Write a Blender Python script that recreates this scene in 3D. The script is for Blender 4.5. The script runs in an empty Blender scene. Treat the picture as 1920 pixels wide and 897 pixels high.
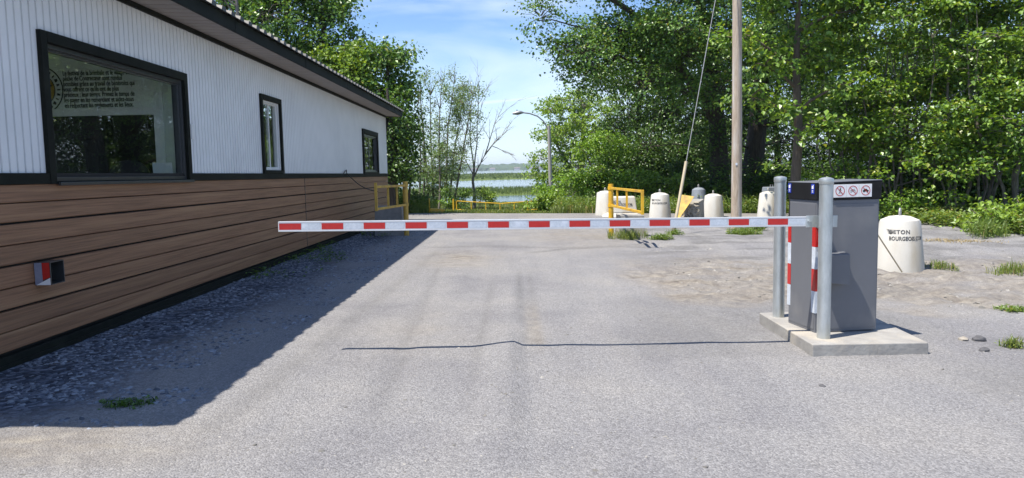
import bpy, math, random
import numpy as np
from mathutils import Vector, Matrix
R = math.radians
rng = np.random.default_rng(7)
random.seed(7)
SC = bpy.context.scene
COL = SC.collection
SLOPE = 0.0064          # the lot falls gently towards the lake
CROSS = -0.020          # and a little to the right

# ------------------------------------------------------------------ camera, sky, sun, exposure
cam = bpy.data.objects.new('camera', bpy.data.cameras.new('camera'))
COL.objects.link(cam)
cam.location = (0, 0, 1.5)
CAM_ROT = Matrix.Rotation(R(0.327 - 0.10), 3, 'Z') @ Matrix.Rotation(R(90) - math.atan((448.5 - 317) / 1400), 3, 'X') @ Matrix.Rotation(R(-1.15), 3, 'Z')
cam.rotation_euler = CAM_ROT.to_euler()
cam.data.sensor_width = 36
cam.data.lens = 1400 / 1920 * 36
cam.data.clip_start = 0.05
cam.data.clip_end = 12000
SC.camera = cam

SUN = Vector((-0.40, -0.22, 1.0)).normalized()      # towards the sun
world = bpy.data.worlds.new('World')
SC.world = world
world.use_nodes = True
wn, wl = world.node_tree.nodes, world.node_tree.links
wn.clear()
w_out = wn.new('ShaderNodeOutputWorld')
w_bg = wn.new('ShaderNodeBackground')
w_bg.inputs['Strength'].default_value = 0.095
sky = wn.new('ShaderNodeTexSky')
sky.sky_type = 'NISHITA'
sky.sun_disc = False
sky.sun_elevation = math.asin(SUN.z)
sky.sun_rotation = math.atan2(SUN.x, SUN.y)
sky.altitude = 20
sky.air_density = 1.0
sky.dust_density = 0.0
sky.ozone_density = 2.2
# thin cirrus and one contrail, in sky directions
tc = wn.new('ShaderNodeTexCoord')
mp = wn.new('ShaderNodeMapping')
mp.inputs['Rotation'].default_value = (0, R(-14), 0)
mp.inputs['Scale'].default_value = (1.3, 1.3, 5.5)
wl.new(tc.outputs['Generated'], mp.inputs['Vector'])
n1 = wn.new('ShaderNodeTexNoise')
n1.inputs['Scale'].default_value = 2.3
n1.inputs['Detail'].default_value = 7
n1.inputs['Roughness'].default_value = 0.52
n1.inputs['Distortion'].default_value = 0.5
wl.new(mp.outputs[0], n1.inputs['Vector'])
cr = wn.new('ShaderNodeValToRGB')
cr.color_ramp.elements[0].position = 0.47
cr.color_ramp.elements[0].color = (0, 0, 0, 1)
cr.color_ramp.elements[1].position = 0.75
cr.color_ramp.elements[1].color = (0.62, 0.62, 0.62, 1)
wl.new(n1.outputs['Fac'], cr.inputs[0])


def dir_of(px, py):
    return (CAM_ROT @ Vector((px - 960, 448.5 - py, -1400.0))).normalized()


da, db = dir_of(878, 196), dir_of(1036, 180)
nrm = da.cross(db).normalized()
mid = (da + db).normalized()
dt = wn.new('ShaderNodeVectorMath'); dt.operation = 'DOT_PRODUCT'
dt.inputs[1].default_value = nrm
wl.new(tc.outputs['Generated'], dt.inputs[0])
ab = wn.new('ShaderNodeMath'); ab.operation = 'ABSOLUTE'
wl.new(dt.outputs['Value'], ab.inputs[0])
m1 = wn.new('ShaderNodeMapRange'); m1.interpolation_type = 'SMOOTHSTEP'
m1.inputs['From Min'].default_value = 0.0; m1.inputs['From Max'].default_value = 0.0036
m1.inputs['To Min'].default_value = 0.45; m1.inputs['To Max'].default_value = 0
wl.new(ab.outputs[0], m1.inputs['Value'])
d2 = wn.new('ShaderNodeVectorMath'); d2.operation = 'DOT_PRODUCT'
d2.inputs[1].default_value = (db * 0.65 + da * 0.35).normalized()
wl.new(tc.outputs['Generated'], d2.inputs[0])
m2 = wn.new('ShaderNodeMapRange'); m2.interpolation_type = 'SMOOTHSTEP'
m2.inputs['From Min'].default_value = 0.9965; m2.inputs['From Max'].default_value = 0.999
wl.new(d2.outputs['Value'], m2.inputs['Value'])
mm = wn.new('ShaderNodeMath'); mm.operation = 'MULTIPLY'
wl.new(m1.outputs[0], mm.inputs[0]); wl.new(m2.outputs[0], mm.inputs[1])
mx_ = wn.new('ShaderNodeMath'); mx_.operation = 'MAXIMUM'
wl.new(cr.outputs[0], mx_.inputs[0]); wl.new(mm.outputs[0], mx_.inputs[1])
cm = wn.new('ShaderNodeMix'); cm.data_type = 'RGBA'
wl.new(mx_.outputs[0], cm.inputs[0])
tint = wn.new('ShaderNodeMix'); tint.data_type = 'RGBA'; tint.blend_type = 'MULTIPLY'; tint.inputs[0].default_value = 1
wl.new(sky.outputs[0], tint.inputs[6]); tint.inputs[7].default_value = (0.83, 0.96, 1.17, 1)
wl.new(tint.outputs[2], cm.inputs[6])
cm.inputs[7].default_value = (7.6, 8.3, 9.2, 1)
sx = wn.new('ShaderNodeSeparateXYZ'); wl.new(tc.outputs['Generated'], sx.inputs[0])
hr = wn.new('ShaderNodeMapRange'); hr.interpolation_type = 'SMOOTHSTEP'
hr.inputs['From Min'].default_value = -0.02; hr.inputs['From Max'].default_value = 0.20
hr.inputs['To Min'].default_value = 0.72; hr.inputs['To Max'].default_value = 0.0
wl.new(sx.outputs['Z'], hr.inputs['Value'])
hm = wn.new('ShaderNodeMix'); hm.data_type = 'RGBA'
wl.new(hr.outputs[0], hm.inputs[0]); wl.new(cm.outputs[2], hm.inputs[6])
hm.inputs[7].default_value = (6.0, 7.1, 8.3, 1)
wl.new(hm.outputs[2], w_bg.inputs['Color'])
wl.new(w_bg.outputs[0], w_out.inputs['Surface'])

sun = bpy.data.objects.new('sun', bpy.data.lights.new('sun', 'SUN'))
COL.objects.link(sun)
sun.data.energy = 4.9
sun.data.angle = R(0.53)
sun.data.color = (1.0, 0.93, 0.83)
sun.rotation_euler = (-SUN).to_track_quat('-Z', 'Y').to_euler()
sun.location = (-8, -4, 20)

SC.view_settings.view_transform = 'Standard'
SC.view_settings.look = 'None'
SC.view_settings.gamma = 1
SC.view_settings.exposure = 0.74
SC.cycles.max_bounces = 10
SC.cycles.transparent_max_bounces = 12
SC.cycles.use_denoising = True


# ------------------------------------------------------------------ helpers
def tag(o, label=None, cat=None, group=None, kind=None):
    if label: o['label'] = label
    if cat: o['category'] = cat
    if group: o['group'] = group
    if kind: o['kind'] = kind
    return o


def empty(name, label, cat, loc=(0, 0, 0), rz=0.0, group=None):
    o = bpy.data.objects.new(name, None)
    COL.objects.link(o)
    o.empty_display_size = 0.2
    o.location = loc
    o.rotation_euler = (0, 0, rz)
    return tag(o, label, cat, group)


def link_mesh(name, me, m, parent=None):
    if m: me.materials.append(m)
    o = bpy.data.objects.new(name, me)
    COL.objects.link(o)
    if parent: o.parent = parent
    return o


def mesh_np(name, V, F, smooth=False):
    """V (n,3), F (m,k) arrays of one face size"""
    V = np.asarray(V, np.float32); F = np.asarray(F, np.int32)
    me = bpy.data.meshes.new(name)
    me.vertices.add(len(V)); me.vertices.foreach_set('co', V.ravel())
    k = F.shape[1]
    me.loops.add(F.size); me.loops.foreach_set('vertex_index', F.ravel())
    me.polygons.add(len(F))
    me.polygons.foreach_set('loop_start', np.arange(0, F.size, k, dtype=np.int32))
    me.polygons.foreach_set('use_smooth', np.full(len(F), smooth))
    me.update(calc_edges=True)
    return me


class MB:
    def __init__(s):
        s.v = []; s.f = []

    def add(s, vs, fs):
        b = len(s.v)
        s.v += [tuple(map(float, q)) for q in vs]
        s.f += [tuple(b + i for i in q) for q in fs]
        return s

    def box(s, x0, x1, y0, y1, z0, z1):
        return s.add([(x0, y0, z0), (x1, y0, z0), (x1, y1, z0), (x0, y1, z0), (x0, y0, z1), (x1, y0, z1), (x1, y1, z1), (x0, y1, z1)],
                     [(0, 3, 2, 1), (4, 5, 6, 7), (0, 1, 5, 4), (1, 2, 6, 5), (2, 3, 7, 6), (3, 0, 4, 7)])

    def hexa(s, bot, top):
        return s.add(list(bot) + list(top), [(0, 3, 2, 1), (4, 5, 6, 7), (0, 1, 5, 4), (1, 2, 6, 5), (2, 3, 7, 6), (3, 0, 4, 7)])

    def bar(s, a, b, w, h=None):
        """square bar from a to b; w across, h the other way"""
        h = h or w
        a, b = Vector(a), Vector(b)
        d = (b - a).normalized()
        up = Vector((0, 0, 1)) if abs(d.z) < 0.95 else Vector((0, 1, 0))
        sd = d.cross(up).normalized(); u = sd.cross(d).normalized()
        q = [a + sd * (i * w / 2) + u * (j * h / 2) for i, j in ((-1, -1), (1, -1), (1, 1), (-1, 1))]
        t = [p + (b - a) for p in q]
        return s.add(q + t, [(0, 1, 2, 3), (7, 6, 5, 4), (0, 4, 5, 1), (1, 5, 6, 2), (2, 6, 7, 3), (3, 7, 4, 0)])

    def tube(s, pts, rad, n=8, caps=True):
        pts = [Vector(p) for p in pts]
        if not isinstance(rad, (list, tuple)): rad = [rad] * len(pts)
        rings = []
        prev = None
        for i, p in enumerate(pts):
            d = (pts[min(i + 1, len(pts) - 1)] - pts[max(i - 1, 0)])
            if d.length < 1e-9: d = Vector((0, 0, 1))
            d.normalize()
            ref = prev if prev is not None else (Vector((1, 0, 0)) if abs(d.x) < 0.9 else Vector((0, 1, 0)))
            u = (ref - d * ref.dot(d)).normalized(); w = d.cross(u)
            prev = u
            rings.append([p + (u * math.cos(2 * math.pi * k / n) + w * math.sin(2 * math.pi * k / n)) * rad[i] for k in range(n)])
        vs = [q for r in rings for q in r]
        fs = []
        for i in range(len(rings) - 1):
            for k in range(n):
                a = i * n + k; b = i * n + (k + 1) % n
                fs.append((a, b, b + n, a + n))
        if caps:
            fs.append(tuple(range(n - 1, -1, -1)))
            fs.append(tuple(range((len(rings) - 1) * n, len(rings) * n)))
        return s.add(vs, fs)

    def lathe(s, prof, c=(0, 0, 0), n=24):
        """prof: list of (r,z) bottom to top around a vertical axis"""
        vs = [(c[0] + r * math.cos(2 * math.pi * k / n), c[1] + r * math.sin(2 * math.pi * k / n), c[2] + z) for r, z in prof for k in range(n)]
        fs = []
        for i in range(len(prof) - 1):
            for k in range(n):
                a = i * n + k; b = i * n + (k + 1) % n
                fs.append((a, b, b + n, a + n))
        fs.append(tuple(range(n - 1, -1, -1)))
        fs.append(tuple(range((len(prof) - 1) * n, len(prof) * n)))
        return s.add(vs, fs)

    def build(s, name, m, parent=None, smooth=None, bevel=0):
        me = bpy.data.meshes.new(name)
        me.from_pydata(s.v, [], s.f)
        if smooth is not None:
            me.polygons.foreach_set('use_smooth', [True] * len(me.polygons))
            me.set_sharp_from_angle(angle=R(smooth))
        me.update()
        o = link_mesh(name, me, m, parent)
        if bevel:
            b = o.modifiers.new('bevel', 'BEVEL'); b.width = bevel; b.segments = 2; b.limit_method = 'ANGLE'
        return o


def text_obj(name, body, size, m, parent, loc, rot, align='LEFT', depth=0.001, space=1.0, xs=1.0, line=1.0, bold=0.0):
    cu = bpy.data.curves.new(name, 'FONT')
    cu.body = body; cu.size = size; cu.align_x = align; cu.align_y = 'TOP'
    cu.extrude = depth; cu.space_character = space; cu.space_line = line; cu.offset = bold
    cu.resolution_u = 3
    t = bpy.data.objects.new(name, cu)
    COL.objects.link(t)
    bpy.context.view_layer.update()
    me = bpy.data.meshes.new_from_object(t.evaluated_get(bpy.context.evaluated_depsgraph_get()))
    bpy.data.objects.remove(t); bpy.data.curves.remove(cu)
    me.name = name
    me.materials.clear()
    o = link_mesh(name, me, m, parent)
    o.location = loc; o.rotation_euler = rot; o.scale = (xs, 1, 1)
    return o


# ------------------------------------------------------------------ materials
def new_mat(name):
    m = bpy.data.materials.new(name); m.use_nodes = True
    nt = m.node_tree
    return m, nt.nodes, nt.links, nt.nodes['Principled BSDF']


def pm(name, c1, c2=None, scale=8.0, rough=0.6, metal=0.0, bump=0.0, bscale=None, stretch=(1, 1, 1), spec=0.5, c3=None, scale3=2.0, contrast=(0.35, 0.65), rvar=0.0, coat=0.0):
    m, N, L, b = new_mat(name)
    b.inputs['Roughness'].default_value = rough
    b.inputs['Metallic'].default_value = metal
    b.inputs['Specular IOR Level'].default_value = spec
    b.inputs['Coat Weight'].default_value = coat
    tcn = N.new('ShaderNodeTexCoord'); mpn = N.new('ShaderNodeMapping')
    mpn.inputs['Scale'].default_value = stretch
    L.new(tcn.outputs['Object'], mpn.inputs['Vector'])
    c2 = c2 or tuple(x * 0.82 for x in c1)
    nz = N.new('ShaderNodeTexNoise'); nz.inputs['Scale'].default_value = scale; nz.inputs['Detail'].default_value = 6
    nz.inputs['Roughness'].default_value = 0.6
    L.new(mpn.outputs[0], nz.inputs['Vector'])
    rp = N.new('ShaderNodeValToRGB')
    rp.color_ramp.elements[0].position = contrast[0]; rp.color_ramp.elements[0].color = (*c1, 1)
    rp.color_ramp.elements[1].position = contrast[1]; rp.color_ramp.elements[1].color = (*c2, 1)
    L.new(nz.outputs['Fac'], rp.inputs[0])
    out = rp.outputs[0]
    if c3:
        nz3 = N.new('ShaderNodeTexNoise'); nz3.inputs['Scale'].default_value = scale3; nz3.inputs['Detail'].default_value = 5
        L.new(mpn.outputs[0], nz3.inputs['Vector'])
        r3 = N.new('ShaderNodeMapRange'); r3.inputs['From Min'].default_value = 0.52; r3.inputs['From Max'].default_value = 0.7
        L.new(nz3.outputs['Fac'], r3.inputs['Value'])
        mx = N.new('ShaderNodeMix'); mx.data_type = 'RGBA'
        L.new(r3.outputs[0], mx.inputs[0]); L.new(out, mx.inputs[6]); mx.inputs[7].default_value = (*c3, 1)
        out = mx.outputs[2]
    L.new(out, b.inputs['Base Color'])
    if rvar:
        rr = N.new('ShaderNodeMapRange'); rr.inputs['To Min'].default_value = rough - rvar; rr.inputs['To Max'].default_value = rough + rvar
        L.new(nz.outputs['Fac'], rr.inputs['Value']); L.new(rr.outputs[0], b.inputs['Roughness'])
    if bump:
        nb = N.new('ShaderNodeTexNoise'); nb.inputs['Scale'].default_value = bscale or scale * 3; nb.inputs['Detail'].default_value = 5
        L.new(mpn.outputs[0], nb.inputs['Vector'])
        bp = N.new('ShaderNodeBump'); bp.inputs['Strength'].default_value = 1.0; bp.inputs['Distance'].default_value = bump
        L.new(nb.outputs['Fac'], bp.inputs['Height']); L.new(bp.outputs[0], b.inputs['Normal'])
    return m


def leaf_mat(name, dark, light, trans=0.35, rough=0.45, yellow=None):
    m, N, L, b = new_mat(name)
    N.remove(b)
    out = N['Material Output']
    g = N.new('ShaderNodeNewGeometry')
    rp = N.new('ShaderNodeValToRGB')
    rp.color_ramp.elements[0].color = (*dark, 1)
    rp.color_ramp.elements[1].color = (*light, 1); rp.color_ramp.elements[1].position = 0.9
    if yellow:
        e = rp.color_ramp.elements.new(0.985); e.color = (*yellow, 1)
    L.new(g.outputs['Random Per Island'], rp.inputs[0])
    df = N.new('ShaderNodeBsdfDiffuse'); L.new(rp.outputs[0], df.inputs['Color'])
    tr = N.new('ShaderNodeBsdfTranslucent')
    tint = N.new('ShaderNodeMix'); tint.data_type = 'RGBA'; tint.blend_type = 'MULTIPLY'; tint.inputs[0].default_value = 1
    L.new(rp.outputs[0], tint.inputs[6]); tint.inputs[7].default_value = (1.5, 1.35, 0.5, 1)
    L.new(tint.outputs[2], tr.inputs['Color'])
    m1 = N.new('ShaderNodeMixShader'); m1.inputs[0].default_value = trans
    L.new(df.outputs[0], m1.inputs[1]); L.new(tr.outputs[0], m1.inputs[2])
    gl = N.new('ShaderNodeBsdfGlossy'); gl.inputs['Roughness'].default_value = rough; gl.inputs['Color'].default_value = (0.9, 0.95, 0.9, 1)
    m2 = N.new('ShaderNodeMixShader'); m2.inputs[0].default_value = 0.045
    L.new(m1.outputs[0], m2.inputs[1]); L.new(gl.outputs[0], m2.inputs[2])
    L.new(m2.outputs[0], out.inputs['Surface'])
    return m


def glass_mat(name, tint=(0.90, 0.95, 0.92)):
    m, N, L, b = new_mat(name)
    N.remove(b)
    out = N['Material Output']
    tr = N.new('ShaderNodeBsdfTransparent'); tr.inputs[0].default_value = (*tint, 1)
    gl = N.new('ShaderNodeBsdfGlossy'); gl.inputs['Roughness'].default_value = 0.01
    lw = N.new('ShaderNodeLayerWeight'); lw.inputs['Blend'].default_value = 0.5
    pw = N.new('ShaderNodeMath'); pw.operation = 'POWER'; pw.inputs[1].default_value = 4.0
    L.new(lw.outputs['Facing'], pw.inputs[0])
    mr = N.new('ShaderNodeMath'); mr.operation = 'MULTIPLY_ADD'; mr.inputs[1].default_value = 0.9; mr.inputs[2].default_value = 0.11
    L.new(pw.outputs[0], mr.inputs[0])
    mx = N.new('ShaderNodeMixShader')
    L.new(mr.outputs[0], mx.inputs[0]); L.new(tr.outputs[0], mx.inputs[1]); L.new(gl.outputs[0], mx.inputs[2])
    L.new(mx.outputs[0], out.inputs['Surface'])
    return m


M = {}
M['white_siding'] = pm('white_siding', (0.82, 0.83, 0.83), (0.75, 0.765, 0.765), 1.6, 0.45, bump=0.0006, bscale=30, c3=(0.71, 0.72, 0.725), scale3=0.7)
M['black_trim'] = pm('black_trim', (0.011, 0.013, 0.011), (0.016, 0.018, 0.015), 6, 0.6, c3=(0.02, 0.023, 0.018), scale3=2.5, spec=0.08)
M['soffit'] = pm('soffit', (0.36, 0.31, 0.275), (0.31, 0.27, 0.24), 3, 0.6)
M['roof_metal'] = pm('roof_metal', (0.10, 0.10, 0.098), (0.075, 0.075, 0.074), 4, 0.5, metal=0.3)
M['dark_void'] = pm('dark_void', (0.01, 0.01, 0.01), None, 5, 0.8)
M['plank'] = pm('plank', (0.305, 0.155, 0.08), (0.185, 0.09, 0.045), 6, 0.55, bump=0.002, bscale=30, stretch=(1, 0.22, 11), c3=(0.34, 0.185, 0.095), scale3=1.3, contrast=(0.36, 0.64))
_m = M['plank']; _N, _L = _m.node_tree.nodes, _m.node_tree.links
_b = _N['Principled BSDF']; _src = _b.inputs['Base Color'].links[0].from_socket
_g = _N.new('ShaderNodeNewGeometry'); _mr = _N.new('ShaderNodeMapRange'); _mr.inputs['To Min'].default_value = 0.91; _mr.inputs['To Max'].default_value = 1.09
_L.new(_g.outputs['Random Per Island'], _mr.inputs['Value'])
_vm = _N.new('ShaderNodeVectorMath'); _vm.operation = 'SCALE'
_L.new(_src, _vm.inputs[0]); _L.new(_mr.outputs[0], _vm.inputs['Scale']); _L.new(_vm.outputs[0], _b.inputs['Base Color'])
M['vinyl_white'] = pm('vinyl_white', (0.78, 0.78, 0.76), (0.72, 0.72, 0.7), 4, 0.35)
M['frame_grey'] = pm('frame_grey', (0.075, 0.08, 0.085), (0.06, 0.065, 0.07), 6, 0.32, metal=0.5)
M['glass'] = glass_mat('window_glass')
M['dark_glass'] = pm('dark_glass', (0.006, 0.008, 0.008), (0.009, 0.01, 0.01), 3, 0.04, spec=0.7)
M['room_wall'] = pm('room_wall', (0.76, 0.78, 0.76), (0.72, 0.74, 0.72), 2, 0.7)
M['room_floor'] = pm('room_floor', (0.2, 0.19, 0.17), None, 3, 0.5)
M['sign_panel'] = pm('sign_panel', (0.74, 0.78, 0.73), (0.70, 0.74, 0.69), 2, 0.5)
M['black_ink'] = pm('black_ink', (0.012, 0.012, 0.013), (0.016, 0.016, 0.017), 20, 0.6)
M['stencil'] = pm('stencil', (0.05, 0.05, 0.05), (0.22, 0.22, 0.21), 24, 0.8, contrast=(0.48, 0.72))
M['yellow_ink'] = pm('yellow_ink', (0.5, 0.36, 0.05), (0.35, 0.2, 0.03), 22, 0.6)
M['white_ink'] = pm('white_ink', (0.72, 0.73, 0.74), None, 10, 0.5)
M['galv'] = pm('galv', (0.62, 0.655, 0.66), (0.45, 0.485, 0.49), 14, 0.42, metal=0.75, stretch=(1, 1, 0.35), bump=0.0007, bscale=40, rvar=0.1, c3=(0.50, 0.50, 0.44), scale3=5)
M['alu'] = pm('alu', (0.72, 0.74, 0.76), (0.64, 0.66, 0.69), 10, 0.36, metal=0.35, stretch=(0.2, 1, 1))
M['retro_white'] = pm('retro_white', (0.60, 0.65, 0.71), (0.50, 0.55, 0.61), 60, 0.4, c3=(0.7, 0.74, 0.8), scale3=9)
M['grey_sticker'] = pm('grey_sticker', (0.26, 0.27, 0.35), (0.22, 0.23, 0.30), 30, 0.45)
M['retro_red'] = pm('retro_red', (0.52, 0.018, 0.014), (0.46, 0.014, 0.012), 40, 0.35, coat=0.3)
M['cab_grey'] = pm('cab_grey', (0.14, 0.147, 0.163), (0.13, 0.136, 0.151), 3, 0.42, bump=0.0005, bscale=5, coat=0.05, c3=(0.175, 0.178, 0.185), scale3=2.6)
M['cab_black'] = pm('cab_black', (0.010, 0.010, 0.011), (0.015, 0.015, 0.015), 7, 0.5, spec=0.2)
M['blue_sticker'] = pm('blue_sticker', (0.02, 0.05, 0.42), None, 9, 0.4)
M['sign_white'] = pm('sign_white', (0.8, 0.8, 0.8), (0.76, 0.76, 0.76), 5, 0.4)
M['concrete'] = pm('concrete', (0.34, 0.33, 0.305), (0.25, 0.24, 0.225), 5, 0.85, bump=0.004, bscale=28, c3=(0.40, 0.36, 0.295), scale3=2.2)
M['concrete_dark'] = pm('concrete_dark', (0.26, 0.26, 0.25), (0.18, 0.18, 0.175), 6, 0.85, bump=0.004, bscale=25)
M['concrete_white'] = pm('concrete_white', (0.60, 0.585, 0.53), (0.52, 0.50, 0.445), 2.2, 0.75, bump=0.002, bscale=35, c3=(0.44, 0.39, 0.30), scale3=2.0, stretch=(1, 1, 0.35))
M['concrete_blue'] = pm('concrete_blue', (0.24, 0.27, 0.31), (0.19, 0.21, 0.24), 4, 0.6, bump=0.003, bscale=25)
M['rough_stone'] = pm('rough_stone', (0.36, 0.33, 0.27), (0.25, 0.23, 0.19), 7, 0.9, bump=0.03, bscale=9)
M['yellow'] = pm('yellow_paint', (0.72, 0.44, 0.02), (0.62, 0.36, 0.02), 6, 0.45, c3=(0.5, 0.28, 0.03), scale3=4)
M['yellow_old'] = pm('yellow_old_paint', (0.55, 0.36, 0.06), (0.42, 0.27, 0.05), 6, 0.6, c3=(0.28, 0.19, 0.06), scale3=3)
M['pole_wood'] = pm('pole_wood', (0.46, 0.385, 0.30), (0.30, 0.235, 0.175), 6, 0.85, stretch=(5, 5, 0.5), bump=0.006, bscale=16, c3=(0.52, 0.49, 0.45), scale3=1.5)
M['cream_pipe'] = pm('cream_pipe', (0.55, 0.48, 0.33), (0.45, 0.38, 0.26), 8, 0.5, stretch=(1, 1, .3))
M['steel_wire'] = pm('steel_wire', (0.42, 0.42, 0.42), None, 8, 0.5, metal=0.3)
M['hook_steel'] = pm('hook_steel', (0.45, 0.45, 0.43), (0.32, 0.31, 0.3), 20, 0.5, metal=0.4)
M['lamp_concrete'] = pm('lamp_concrete', (0.36, 0.34, 0.31), (0.28, 0.27, 0.25), 2, 0.8)
M['lamp_metal'] = pm('lamp_metal', (0.30, 0.31, 0.31), None, 5, 0.45, metal=0.5)
M['bark'] = pm('bark', (0.085, 0.07, 0.055), (0.045, 0.037, 0.03), 5, 0.95, stretch=(3, 3, 0.6), bump=0.05, bscale=7)
M['bark_brown'] = pm('bark_brown', (0.15, 0.115, 0.085), (0.09, 0.07, 0.05), 7, 0.95, stretch=(3, 3, 0.5), bump=0.02, bscale=10)
M['bark_pale'] = pm('bark_pale', (0.20, 0.175, 0.14), (0.085, 0.072, 0.058), 6, 0.9, stretch=(2, 2, 0.8), bump=0.01, bscale=14)
M['bark_grey'] = pm('bark_grey', (0.25, 0.22, 0.19), (0.16, 0.14, 0.12), 6, 0.9)
M['leaf_cotton'] = leaf_mat('leaf_cotton', (0.03, 0.085, 0.016), (0.165, 0.31, 0.048), 0.33, 0.4, (0.26, 0.29, 0.05))
M['leaf_maple'] = leaf_mat('leaf_maple', (0.04, 0.105, 0.015), (0.235, 0.385, 0.048), 0.37, 0.4, (0.30, 0.34, 0.05))
M['leaf_dark'] = leaf_mat('leaf_dark', (0.022, 0.06, 0.012), (0.11, 0.205, 0.03), 0.28, 0.4)
M['leaf_light'] = leaf_mat('leaf_light', (0.11, 0.20, 0.025), (0.30, 0.44, 0.055), 0.38, 0.45)
M['leaf_sumac'] = leaf_mat('leaf_sumac', (0.08, 0.18, 0.02), (0.27, 0.44, 0.045), 0.38, 0.45)
M['leaf_yellow'] = leaf_mat('leaf_yellow', (0.10, 0.20, 0.025), (0.25, 0.37, 0.05), 0.38, 0.45)
M['leaf_sparse'] = leaf_mat('leaf_sparse', (0.13, 0.21, 0.08), (0.24, 0.34, 0.14), 0.4, 0.4)
M['weed'] = leaf_mat('weed', (0.09, 0.165, 0.025), (0.21, 0.30, 0.055), 0.38, 0.5, (0.36, 0.30, 0.12))
M['grass'] = leaf_mat('grass', (0.11, 0.17, 0.03), (0.23, 0.28, 0.06), 0.32, 0.5, (0.42, 0.34, 0.15))
M['dry_grass'] = leaf_mat('dry_grass', (0.30, 0.22, 0.10), (0.42, 0.33, 0.17), 0.2, 0.6)
M['reed'] = leaf_mat('reed', (0.07, 0.11, 0.025), (0.15, 0.20, 0.05), 0.25, 0.5)
M['chair_black'] = pm('chair_black', (0.015, 0.015, 0.016), None, 8, 0.6)
M['screen_white'] = pm('screen_white', (0.75, 0.77, 0.78), (0.7, 0.72, 0.73), 3, 0.4)
M['stone_a'] = pm('stone_a', (0.34, 0.31, 0.26), (0.24, 0.22, 0.19), 12, 0.9, bump=0.004, bscale=30)
M['stone_b'] = pm('stone_b', (0.10, 0.10, 0.105), (0.06, 0.06, 0.065), 12, 0.85, bump=0.004, bscale=30)
M['house_wall'] = pm('house_wall', (0.6, 0.58, 0.54), None, 0.2, 0.8)
M['house_roof'] = pm('house_roof', (0.18, 0.15, 0.14), None, 0.2, 0.8)


# ------------------------------------------------------------------ ground
def vnoise(x, y, seed=0):
    """value noise, numpy"""
    xi = np.floor(x).astype(np.int64); yi = np.floor(y).astype(np.int64)
    xf = x - xi; yf = y - yi
    u = xf * xf * (3 - 2 * xf); v = yf * yf * (3 - 2 * yf)

    def h(a, b):
        n = (a * 374761393 + b * 668265263 + seed * 1442695041) & 0x7fffffff
        n = ((n ^ (n >> 13)) * 1274126177) & 0x7fffffff
        return ((n ^ (n >> 16)) & 0xffff) / 65535.0
    return (h(xi, yi) * (1 - u) + h(xi + 1, yi) * u) * (1 - v) + (h(xi, yi + 1) * (1 - u) + h(xi + 1, yi + 1) * u) * v


def sstep(a, b, x):
    t = np.clip((x - a) / (b - a), 0, 1)
    return t * t * (3 - 2 * t)


def forest_edge(y):
    # x beyond which the ground is forest floor on the right side
    return np.interp(y, [0, 12, 18, 22, 25, 28, 31], [20, 14.5, 12.8, 12.2, 11.6, 11.2, 10.6])


def ground_z(x, y):
    x = np.asarray(x, float); y = np.asarray(y, float)
    z = np.interp(y, [-2000, 0, 28.3, 44, 93, 140, 4000], [2, 0, -0.181, -1.02, -2.58, -6, -12])
    z = np.where(y < 28.3, -SLOPE * np.clip(y, -300, 99), z)
    z = z + CROSS * np.clip(x, -60, 60) * (1 - sstep(44, 90, y))
    near = 1 - sstep(26, 30, y)
    z = z + near * (vnoise(x * 0.6, y * 0.6, 1) - 0.5) * 0.022 * sstep(1.2, 3.0, np.abs(x) + 0.0)
    z = z + near * (vnoise(x * 2.3, y * 2.3, 2) - 0.5) * 0.010
    z = z + near * (vnoise(x * 7, y * 7, 3) - 0.5) * 0.006
    # wheel-rut ridge down the middle of the lane
    rx = 0.0 + 0.05 * np.sin(y * 0.6) * np.clip((y - 8) / 6, 0, 1) + 0.02 * (y - 6.5) * 0.4
    rid = np.where(x < rx, sstep(-0.42, -0.03, x - rx), 1 - sstep(-0.02, 0.07, x - rx))
    amp = 0.042 * sstep(3.0, 5.0, y) * (1 - sstep(8.5, 12, y)) * (0.7 + 0.6 * vnoise(y * 1.3, y * 0, 5))
    z = z + rid * amp
    z = z - 0.012 * np.exp(-((x + 0.95 + 0.05 * (y - 6)) / 0.10) ** 2) * sstep(4, 5, y) * (1 - sstep(11, 14, y))
    z = z + 0.02 * sstep(15.12, 15.26, y) * sstep(-1.9, -1.6, x) * (1 - sstep(1.5, 2.2, x)) * (1 - sstep(16, 18, y))
    # rough churned soil to the right of the lane
    rough = dirt_mask(x, y)
    z = z + rough * ((vnoise(x * 3.2, y * 5.5, 8) - 0.5) * 0.085 + (vnoise(x * 9, y * 12, 9) - 0.5) * 0.045)
    z = z + sstep(1.8, 3.2, x) * sstep(8.4, 10, y) * (1 - sstep(20, 25, y)) * ((vnoise(x * 1.1, y * 2.8, 19) - 0.5) * 0.10 + (vnoise(x * 5, y * 6, 20) - 0.5) * 0.04)
    z = z + near * sstep(4.5, 7, x) * (vnoise(x * 1.4, y * 2.2, 18) - 0.5) * 0.06
    # forest floor rises a little
    fe = forest_edge(y)
    z = z + sstep(0, 4, x - fe) * 0.18 * sstep(8, 14, y) * near
    z = z + sstep(28.5, 34, y) * (vnoise(x * 0.5, y * 0.4, 11) - 0.5) * 0.25 * (1 - sstep(60, 80, y))
    return z


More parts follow.
